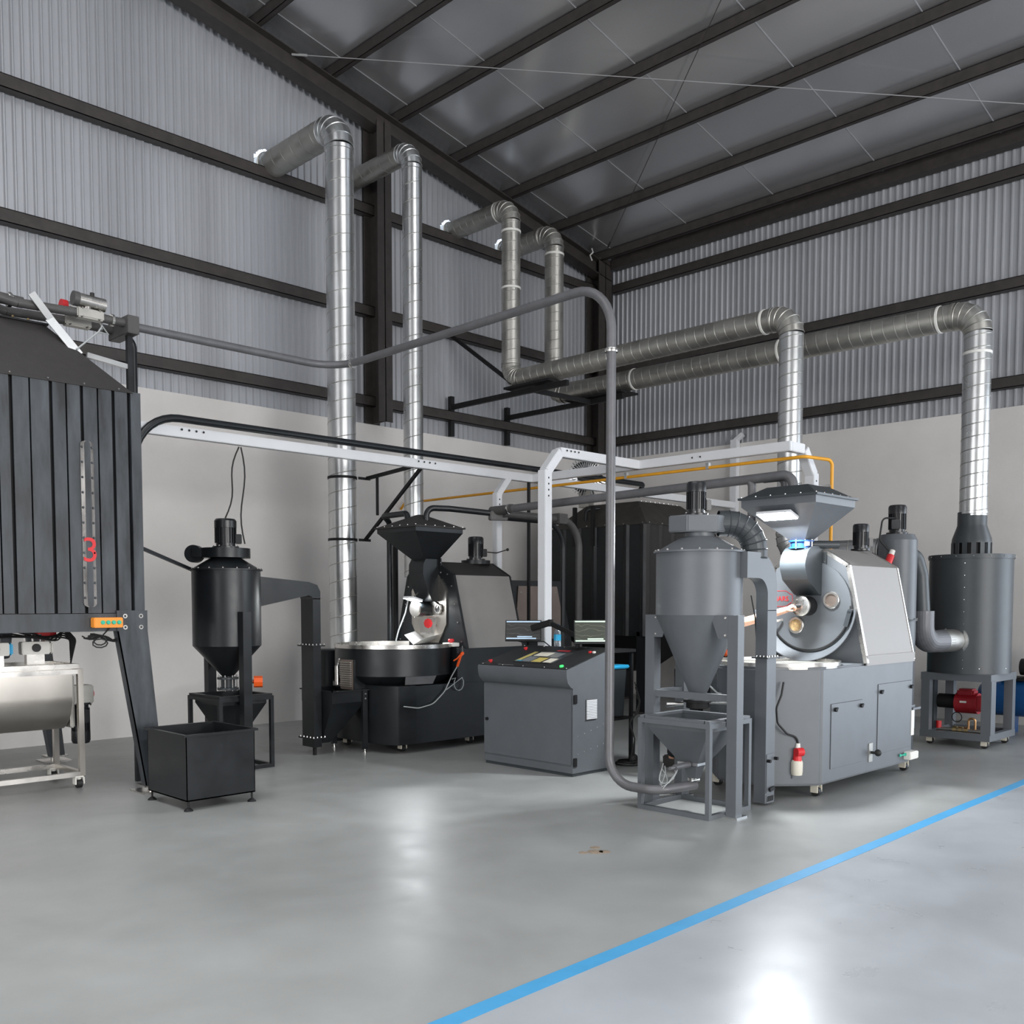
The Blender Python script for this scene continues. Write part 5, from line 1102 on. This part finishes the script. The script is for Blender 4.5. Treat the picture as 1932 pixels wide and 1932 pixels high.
# ================================================================== CONTROL CONSOLE
KC = thing('control_console', 'grey control console cabinet with sloping black touch panel', 'console', (6.75, 6.3, 0))
kx0, kx1, ky0, ky1 = 6.49, 7.06, 5.72, 6.87
side = [(kx0, .03), (kx1, .03), (kx1, 1.125), (kx1 - .02, 1.135), (kx0 - .085, .965), (kx0 - .088, .95), (kx0 - .085, .90), (kx0 - .07, .85), (kx0 - .03, .81), (kx0, .795)]
MB().prism(side, 'y', ky0, ky1).build('cabinet', 'grey_paint', KC, smooth=30)
MB().box(kx0 + .01, kx1 - .01, ky0 + .01, ky1 - .01, 0, .035).build('plinth', 'grey_paint_dark', KC)
MB().box(kx0 - .012, kx0 + .002, ky0 + .012, ky1 - .004, .105, .79).build('front_door', 'grey_paint', KC, bevel=.004)
MB().cyl((kx0 - .012, ky1 - .055, .44), (kx0 - .03, ky1 - .055, .44), .016, n=10).build('door_lock', 'black_matt', KC)
for z in (.70, .13): MB().box(kx0 + .002, kx0 + .05, ky0 - .012, ky0, z - .04, z + .04).build('hinge', 'black_matt', KC, bevel=.004)
vf = MB().box(6.66, 6.81, ky0 - .01, ky0 + .001, .50, .69).build('vent_cover', 'grey_pipe', KC, bevel=.003); m = MB()
for i in range(12): m.box(6.664, 6.806, ky0 - .016, ky0 - .009, .508 + .0148 * i, .518 + .0148 * i)
m.build('vent_slats', 'white_paint', vf)
bb = MB(); bb.bolts([(6.56 + .09 * i, ky0, .36 + .02 * i) for i in range(5)] + [(6.56 + .09 * i, ky0, .20 + .015 * i) for i in range(5)], (0, -1, 0), .006, .003); bb.build('rivets', 'galv', KC)
# sloping panel: a point at distance s up the slope, y across
sv = V((kx1 - .02 - (kx0 - .085), 0, 1.135 - .965)); sl = sv.length; sv.normalize(); nv = V((-sv.z, 0, sv.x))
def on(s, y, h=0): return V((kx0 - .085, y, .965)) + sv * s + nv * h
def slab(s0, s1, y0, y1, h0, h1): return MB().hexa([on(s0, y0, h0), on(s1, y0, h0), on(s1, y1, h0), on(s0, y1, h0)], [on(s0, y0, h1), on(s1, y0, h1), on(s1, y1, h1), on(s0, y1, h1)])
tp = slab(.012, sl - .01, ky0 + .012, ky1 - .012, .0005, .006).build('top_panel', 'black_matt', KC)
sc = slab(.13, .46, ky0 + .30, ky0 + .80, .006, .010).build('touch_screen', 'screen_dark', KC)
for (a, b, c, d, mm) in ((.15, .44, .74, .79, 'screen_yellow'), (.15, .30, .60, .72, 'galv'), (.32, .44, .52, .70, 'cream'), (.15, .28, .46, .58, 'screen_yellow'), (.30, .43, .38, .50, 'galv_dusty'), (.15, .27, .33, .43, 'cream'), (.15, .18, .70, .78, 'sky_blue')):
    slab(a, b, ky0 + c, ky0 + d, .010, .0108).build('screen_field', mm, sc)
slab(.03, .04, ky0 + .70, ky0 + .90, .006, .008).build('name_strip', 'galv', KC); slab(.50, .53, ky0 + .40, ky0 + .56, .006, .008).build('red_marking', 'red', KC)
q = on(.07, ky0 + .12, .006); MB().cyl(q, q + nv * .012, .018, n=14).build('green_lamp', 'green_led', KC)
q = on(.5, ky0 + .09, .006); MB().cyl(q, q + nv * .012, .016, n=12).build('white_button', 'white_plastic', KC); q = on(.5, ky0 + .14, .006); MB().cyl(q, q + nv * .012, .016, n=12).build('red_button', 'red', KC)
for s, y in ((.08, ky1 - .10), (.50, ky1 - .18)):
    q = on(s, y, .006); MB().lathe(q, nv, [(.012, 0), (.012, .010), (.020, .012), (.020, .024), (.001, .028)], 16).build('stop_button', 'red', KC)
bb = MB(); bb.bolts([on(.03, ky0 + .03 + .27 * i, .006) for i in range(5)] + [on(sl - .03, ky0 + .03 + .27 * i, .006) for i in range(5)], nv, .009, .004); bb.build('bolts', 'chrome', KC)
# monitor arm and monitors
ma = thing('screen_stand', 'black double-armed screen stand clamped behind the console panel', 'stand', (7.08, 6.14, 1.13))
MB().cyl((7.03, 6.14, 1.125), (7.03, 6.14, 1.30), .022, n=14).build('post', 'black_matt', ma); MB().box(6.98, 7.08, 6.09, 6.19, 1.12, 1.135).build('clamp', 'black_matt', ma)
MB().bar((7.03, 6.14, 1.24), (7.06, 6.52, 1.36), .035, .045).build('lower_arm', 'black_matt', ma, bevel=.006); MB().bar((7.06, 6.52, 1.37), (7.02, 6.74, 1.31), .05, .06).build('upper_arm', 'black_matt', ma, bevel=.006); MB().bar((7.03, 6.14, 1.24), (7.04, 5.96, 1.28), .035, .045).build('lower_arm', 'black_matt', ma, bevel=.006)
MB().cyl((7.06, 6.52, 1.33), (7.06, 6.52, 1.40), .026, n=12).build('elbow_joint', 'black_matt', ma)
def monitor(label, c, w, h, yaw, tilt, scr, bar):
    t = thing('monitor', label, 'monitor', c, 'monitors on the console'); 
    f = V((-math.cos(yaw) * math.cos(tilt), -math.sin(yaw) * math.cos(tilt), math.sin(tilt))); r = V((math.sin(yaw), -math.cos(yaw), 0)); u = r.cross(f) * -1
    if u.z < 0: u = -u
    c = V(c)
    def pl(a0, a1, b0, b1, d0, d1, nm, mt, par):
        qs = lambda d: [c + r * a + u * b + f * d for a, b in ((a0, b0), (a1, b0), (a1, b1), (a0, b1))]
        return MB().hexa(qs(d0), qs(d1)).build(nm, mt, par)
    bz = pl(-w / 2, w / 2, -h / 2, h / 2, -.02, 0, 'bezel', 'black_matt', t); s = pl(-w / 2 + .008, w / 2 - .008, -h / 2 + .02, h / 2 - .008, 0, .0015, 'screen', scr, t)
    pl(-w / 2 + .01, w / 2 - .01, h / 2 - .022, h / 2 - .009, .0015, .0025, 'title_bar', bar, s); pl(-w / 2 + .01, w / 2 - .05, -h / 2 + .021, -h / 2 + .034, .0015, .0025, 'task_bar', bar, s); pl(-.06, .09, -h / 2 + .04, -h / 2 + .052, .0015, .0025, 'tool_bar', bar, s)
    pl(-.05, .05, -.05, .05, -.05, -.02, 'mount', 'black_matt', t)
monitor('slim monitor with dark plot beside the black monitor arm elbow', (6.98, 6.82, 1.285), .36, .215, math.radians(40), math.radians(14), 'screen_a', 'screen_bar')
monitor('slim monitor with greenish plot beside the vertical grey pipe', (7.02, 5.93, 1.29), .37, .23, math.radians(48), math.radians(14), 'screen_b', 'screen_bar_green')
tag(MB().tube([(7.0, 7.0, 1.22), (7.0, 7.07, 1.25), (7.0, 7.08, 1.2), (7.03, 6.9, 1.17), (7.05, 6.6, 1.18), (7.04, 6.5, 1.13)], .006, n=6, fillet=.03, seg=4).build('monitor_cable', 'rubber'), 'thin black cable looping from the monitor to the console', 'cable')
bt = thing('water_bottle', 'clear plastic water bottle with blue label behind the console', 'bottle', (7.18, 6.48, 1.0))
zb0 = 1.12
MB().lathe((7.14, 6.50, 0), (0, 0, 1), [(.001, zb0), (.034, zb0), (.036, zb0 + .02), (.036, zb0 + .15), (.015, zb0 + .20), (.013, zb0 + .215), (.001, zb0 + .215)], 20).build('body', 'bottle_plastic', bt, smooth=30); MB().lathe((7.14, 6.50, 0), (0, 0, 1), [(.0372, zb0 + .07), (.0372, zb0 + .13)], 20).build('paper_label', 'sky_blue', bt); MB().cyl((7.14, 6.50, zb0 + .212), (7.14, 6.50, zb0 + .235), .016, n=14).build('cap', 'blue', bt)
# table behind the console carrying the bottle
tb = thing('side_table', 'black steel side table behind the console', 'table', (7.35, 6.0, 0))
MB().box(7.08, 7.50, 5.80, 6.65, 1.09, 1.118).build('table_top', 'black_matt', tb)
for x in (7.10, 7.48):
    for y in (5.84, 6.62): MB().bar((x, y, .0), (x, y, 1.09), .03, .03).build('leg', 'black_matt', tb)
MB().box(7.09, 7.49, 5.82, 6.63, .44, .46).build('shelf', 'black_matt', tb)
bi = thing('crate', 'dark grey plastic box with blue lid on the black side table shelf', 'box', (7.3, 6.0, .46))
MB().hexa(rect_loop(7.18, 7.42, 5.88, 6.18, .462), rect_loop(7.16, 7.44, 5.86, 6.2, .93)).build('body', 'grey_paint_dark', bi, bevel=.01); MB().box(7.15, 7.46, 5.84, 6.22, .93, .965).build('lid', 'sky_blue', bi, bevel=.01)
m = MB(); 
for k in range(4): m.tube([(7.46 + .01 * k, 5.78, .80 - .05 * k), (7.48, 5.73, .62), (7.44, 5.72 + .01 * k, .50), (7.40, 5.80, .44 - .02 * k), (7.44, 5.76, .25), (7.42 + .02 * k, 5.80, .03)], .006, n=5, fillet=.06, seg=4)
tag(m.build('hanging_cables', 'rubber'), 'tangle of black cables hanging off the side table', 'cable')
m = MB(); m.ball((7.47, 5.80, .05), .05, 12, 8); m.lathe((7.40, 5.82, .03), (0, 0, 1), [(.09, -.01), (.10, 0), (.09, .01)], 18); m.lathe((7.40, 5.80, .012), (0, 0, 1), [(.13, -.008), (.14, 0), (.13, .008)], 18); tag(m.build('cable_coil', 'rubber'), 'black coiled cable lying on the floor at the table leg', 'cable')
# probe stand between cyclone and roaster tray
pr = thing('sampling_stand', 'small stand with orange clips beside the cooling tray rim', 'stand', (6.74, 4.05, 1.05))
MB().bar((6.83, 4.32, 1.05), (6.83, 4.32, 1.40), .03, .03).build('post', 'chrome', pr); MB().box(6.80, 6.86, 4.33, 4.37, 1.12, 1.38).build('black_case', 'black_matt', pr)
for z in (1.16, 1.24): MB().ball((6.80, 4.345, z), .026, 12, 8, (.8, .8, 1.3)).build('orange_clip', 'orange_red', pr)
MB().tube([(6.80, 4.42, 1.03), (6.74, 4.46, 1.0), (6.72, 4.46, .90), (6.78, 4.40, .82), (6.84, 4.36, .82)], .008, n=8, fillet=.05).build('air_hose', 'hose_clear', pr)

# ================================================================== PERSON at the grey roaster
def skin_mesh(name, joints, bones, m, parent, sub=2, smooth=True):
    """joints: {name:(pos, radius or (rx,ry))}; first joint is the root"""
    me = bpy.data.meshes.new(name); ks = list(joints); idx = {k: i for i, k in enumerate(ks)}; base = V(parent['_w'])
    me.from_pydata([V(joints[k][0]) - base for k in ks], [(idx[a], idx[b]) for a, b in bones], []); ob = bpy.data.objects.new(name, me); COL.objects.link(ob)
    sk = ob.modifiers.new('skin', 'SKIN'); sk.use_smooth_shade = True
    for i, k in enumerate(ks):
        r = joints[k][1]; me.skin_vertices[0].data[i].radius = r if isinstance(r, tuple) else (r, r); me.skin_vertices[0].data[i].use_root = i == 0
    ob.modifiers.new('sub', 'SUBSURF').levels = sub
    dg = bpy.context.evaluated_depsgraph_get(); m2 = bpy.data.meshes.new_from_object(ob.evaluated_get(dg)); bpy.data.objects.remove(ob)
    m2.materials.clear(); m2.materials.append(MATS[m]); m2.name = name
    for p in m2.polygons: p.use_smooth = True
    o = bpy.data.objects.new(name, m2); COL.objects.link(o); o.parent = parent; o['_w'] = tuple(base); return o
PS = thing('person', 'person in teal shirt and dark trousers reaching to the roaster handle', 'person', (7.5, 5.2, 0))
hip = V((7.38, 5.05, .92)); che = V((7.36, 4.93, 1.27)); nec = V((7.36, 4.86, 1.45)); hed = V((7.38, 4.80, 1.61))
sr = V((7.50, 4.96, 1.37)); sl_ = V((7.22, 4.82, 1.36))          # far and near shoulders
hand_r = V((bcx_ - .085, 4.238, 1.528)); el_r = V((7.40, 4.56, 1.39)); wr_r = V((7.65, 4.285, 1.50))
hand_l = V((7.21, 4.66, 1.135)); el_l = V((7.14, 4.86, 1.12)); wr_l = V((7.17, 4.73, 1.14))
hr, hl = hip + V((.10, .06, -.03)), hip + V((-.10, -.06, -.03)); kr, kl = V((7.55, 5.16, .50)), V((7.42, 5.10, .50)); ar, al = V((7.66, 5.38, .09)), V((7.56, 5.42, .09))
J = {'hip': (hip, (.12, .10)), 'waist': (hip.lerp(che, .45), (.12, .095)), 'che': (che, (.145, .11)), 'nec0': (che.lerp(nec, .75), .075), 'nec': (nec, .055), 'jaw': (nec.lerp(hed, .5), (.065, .075)), 'hed': (hed, (.08, .095)), 'top': (hed + V((.02, -.02, .09)), (.065, .075)),
     'sr': (sr, .06), 'er': (el_r, .043), 'mr': (el_r.lerp(wr_r, .4), .042), 'wr': (wr_r, .028), 'pr': (hand_r.lerp(wr_r, .55), (.036, .022)),
     'sl': (sl_, .06), 'el': (el_l, .043), 'ml': (el_l.lerp(wr_l, .4), .042), 'wl': (wr_l, .028), 'pl': (wr_l.lerp(hand_l, .5), (.036, .02)),
     'hr': (hr, .085), 'kr': (kr, .065), 'cr': (kr.lerp(ar, .35), .06), 'ar': (ar, .042), 'fr': (ar + V((.03, -.12, -.055)), .026), 'hl': (hl, .085), 'kl': (kl, .065), 'cl': (kl.lerp(al, .35), .06), 'al': (al, .042), 'fl': (al + V((.03, -.12, -.055)), .026)}
B = [('hip', 'waist'), ('waist', 'che'), ('che', 'nec0'), ('nec0', 'nec'), ('nec', 'jaw'), ('jaw', 'hed'), ('hed', 'top'), ('che', 'sr'), ('sr', 'er'), ('er', 'mr'), ('mr', 'wr'), ('wr', 'pr'), ('che', 'sl'), ('sl', 'el'), ('el', 'ml'), ('ml', 'wl'), ('wl', 'pl'), ('hip', 'hr'), ('hr', 'kr'), ('kr', 'cr'), ('cr', 'ar'), ('ar', 'fr'), ('hip', 'hl'), ('hl', 'kl'), ('kl', 'cl'), ('cl', 'al'), ('al', 'fl')]
body = skin_mesh('body', J, B, 'skin', PS)
# right hand closed round the trier handle, left hand resting on the tray rim: five fingers each
def fingers(nm, base, across, along, curl, parent, lens=(.062, .074, .078, .07), cl=1.0):
    for i in range(4):
        b = base + across * (.019 * (1.5 - i)); s = lens[i]
        js = {'a': (b - along * .03, .0095), 'b': (b + along * s * .42, .009), 'c': (b + along * s * .55 + curl * s * .42 * cl, .0085), 'd': (b + along * s * (.55 - .38 * cl) + curl * s * .62 * cl, .0075)}
        skin_mesh('finger', js, [('a', 'b'), ('b', 'c'), ('c', 'd')], 'skin', parent, 1)
    tb_ = base + across * .034 - along * .04
    skin_mesh('thumb', {'a': (tb_ - across * .015, .012), 'b': (tb_ + across * .012 + along * .022 + curl * .012, .011), 'c': (tb_ + across * .006 + along * .05 + curl * .032 * cl, .009)}, [('a', 'b'), ('b', 'c')], 'skin', parent, 1)
al_ = (hand_r - wr_r).normalized(); cu = V((.35, -.1, -.9)); cu = (cu - al_ * cu.dot(al_)).normalized(); acr = al_.cross(cu).normalized()
if acr.x > 0: acr = -acr
fingers('r', hand_r.lerp(wr_r, .30) - cu * .006, acr, al_, cu, body)
al_ = (hand_l - wr_l).normalized(); cu = V((0, 0, -1)); cu = (cu - al_ * cu.dot(al_)).normalized(); acr = al_.cross(cu).normalized()
fingers('l', hand_l.lerp(wr_l, .25), acr, al_, cu, body, cl=.45)
# face
fd = V((.55, -.83, -.05)).normalized(); sd = fd.cross(V((0, 0, 1))).normalized()
for s in (-1, 1):
    MB().ball(hed + fd * .088 + sd * .032 * s + V((0, 0, .015)), .013, 10, 7).build('eye', 'white_cloth', body); MB().ball(hed + sd * .088 * s - V((0, 0, .005)), .026, 10, 7, (.5, .6, 1.1)).build('ear', 'skin', body)
MB().hexa([hed + fd * .085 + sd * .016 + V((0, 0, -.03)), hed + fd * .085 - sd * .016 + V((0, 0, -.03)), hed + fd * .12 + V((0, 0, -.03)), hed + fd * .12 + V((0, 0, -.028))], [hed + fd * .088 + sd * .006 + V((0, 0, .02)), hed + fd * .088 - sd * .006 + V((0, 0, .02)), hed + fd * .096 + V((0, 0, .02)), hed + fd * .096 + V((0, 0, .022))]).build('nose', 'skin', body)
MB().tube([hed + fd * .083 + sd * .022 + V((0, 0, -.055)), hed + fd * .092 + V((0, 0, -.052)), hed + fd * .083 - sd * .022 + V((0, 0, -.055))], .006, n=6).build('mouth', 'red_dark', body)
MB().ball(hed - fd * .012 + V((0, 0, .045)), .105, 20, 12, (1, 1, .95)).build('hair', 'hair', PS)
sh = {k: (J[k][0], tuple(q + .014 for q in J[k][1]) if isinstance(J[k][1], tuple) else J[k][1] + .016) for k in ('waist', 'che', 'nec0', 'sr', 'sl')}
sh['er2'] = (sr.lerp(el_r, .55), .062); sh['el2'] = (sl_.lerp(el_l, .85), .062); sh['hem'] = (hip + V((0, -.01, .04)), (.150, .126))
skin_mesh('shirt', sh, [('waist', 'che'), ('che', 'nec0'), ('che', 'sr'), ('che', 'sl'), ('sr', 'er2'), ('sl', 'el2'), ('waist', 'hem')], 'teal_cloth', PS)
skin_mesh('undershirt_hem', {'a': (hip + V((0, 0, .03)), (.158, .132)), 'b': (hip + V((0, .0, -.05)), (.162, .136))}, [('a', 'b')], 'white_cloth', PS)
trj = {'hip': (hip - V((0, 0, .04)), (.160, .134)), 'hr': (hr - V((0, 0, .04)), .118), 'kr': (kr, .085), 'ar': (ar + V((0, 0, .02)), .068), 'hl': (hl - V((0, 0, .04)), .118), 'kl': (kl, .085), 'al': (al + V((0, 0, .02)), .068)}
skin_mesh('trousers', trj, [('hip', 'hr'), ('hr', 'kr'), ('kr', 'ar'), ('hip', 'hl'), ('hl', 'kl'), ('kl', 'al')], 'dark_cloth', PS)
for a in (ar, al):
    m = MB(); m.hexa([a + V((-.045, .07, -.09)), a + V((.045, .07, -.09)), a + V((.07, -.2, -.09)), a + V((-.02, -.2, -.09))], [a + V((-.05, .07, .03)), a + V((.05, .07, .03)), a + V((.065, -.19, -.015)), a + V((-.02, -.19, -.015))]); m.build('shoe', 'shoe', PS, bevel=.015)

# ------------------------------------------------------------------ tidy
STUFF = ('bolts', 'bolt_holes', 'bolt_rings', 'rivets', 'vent_slots', 'vent_slats', 'gore_seam', 'loose_cables', 'loose_wires', 'air_hoses', 'air_fittings', 'lettering')
for o in list(bpy.data.objects):
    if '_w' in o: del o['_w']
    if o.parent and o.name.split('.')[0] in STUFF: o['kind'] = 'stuff'
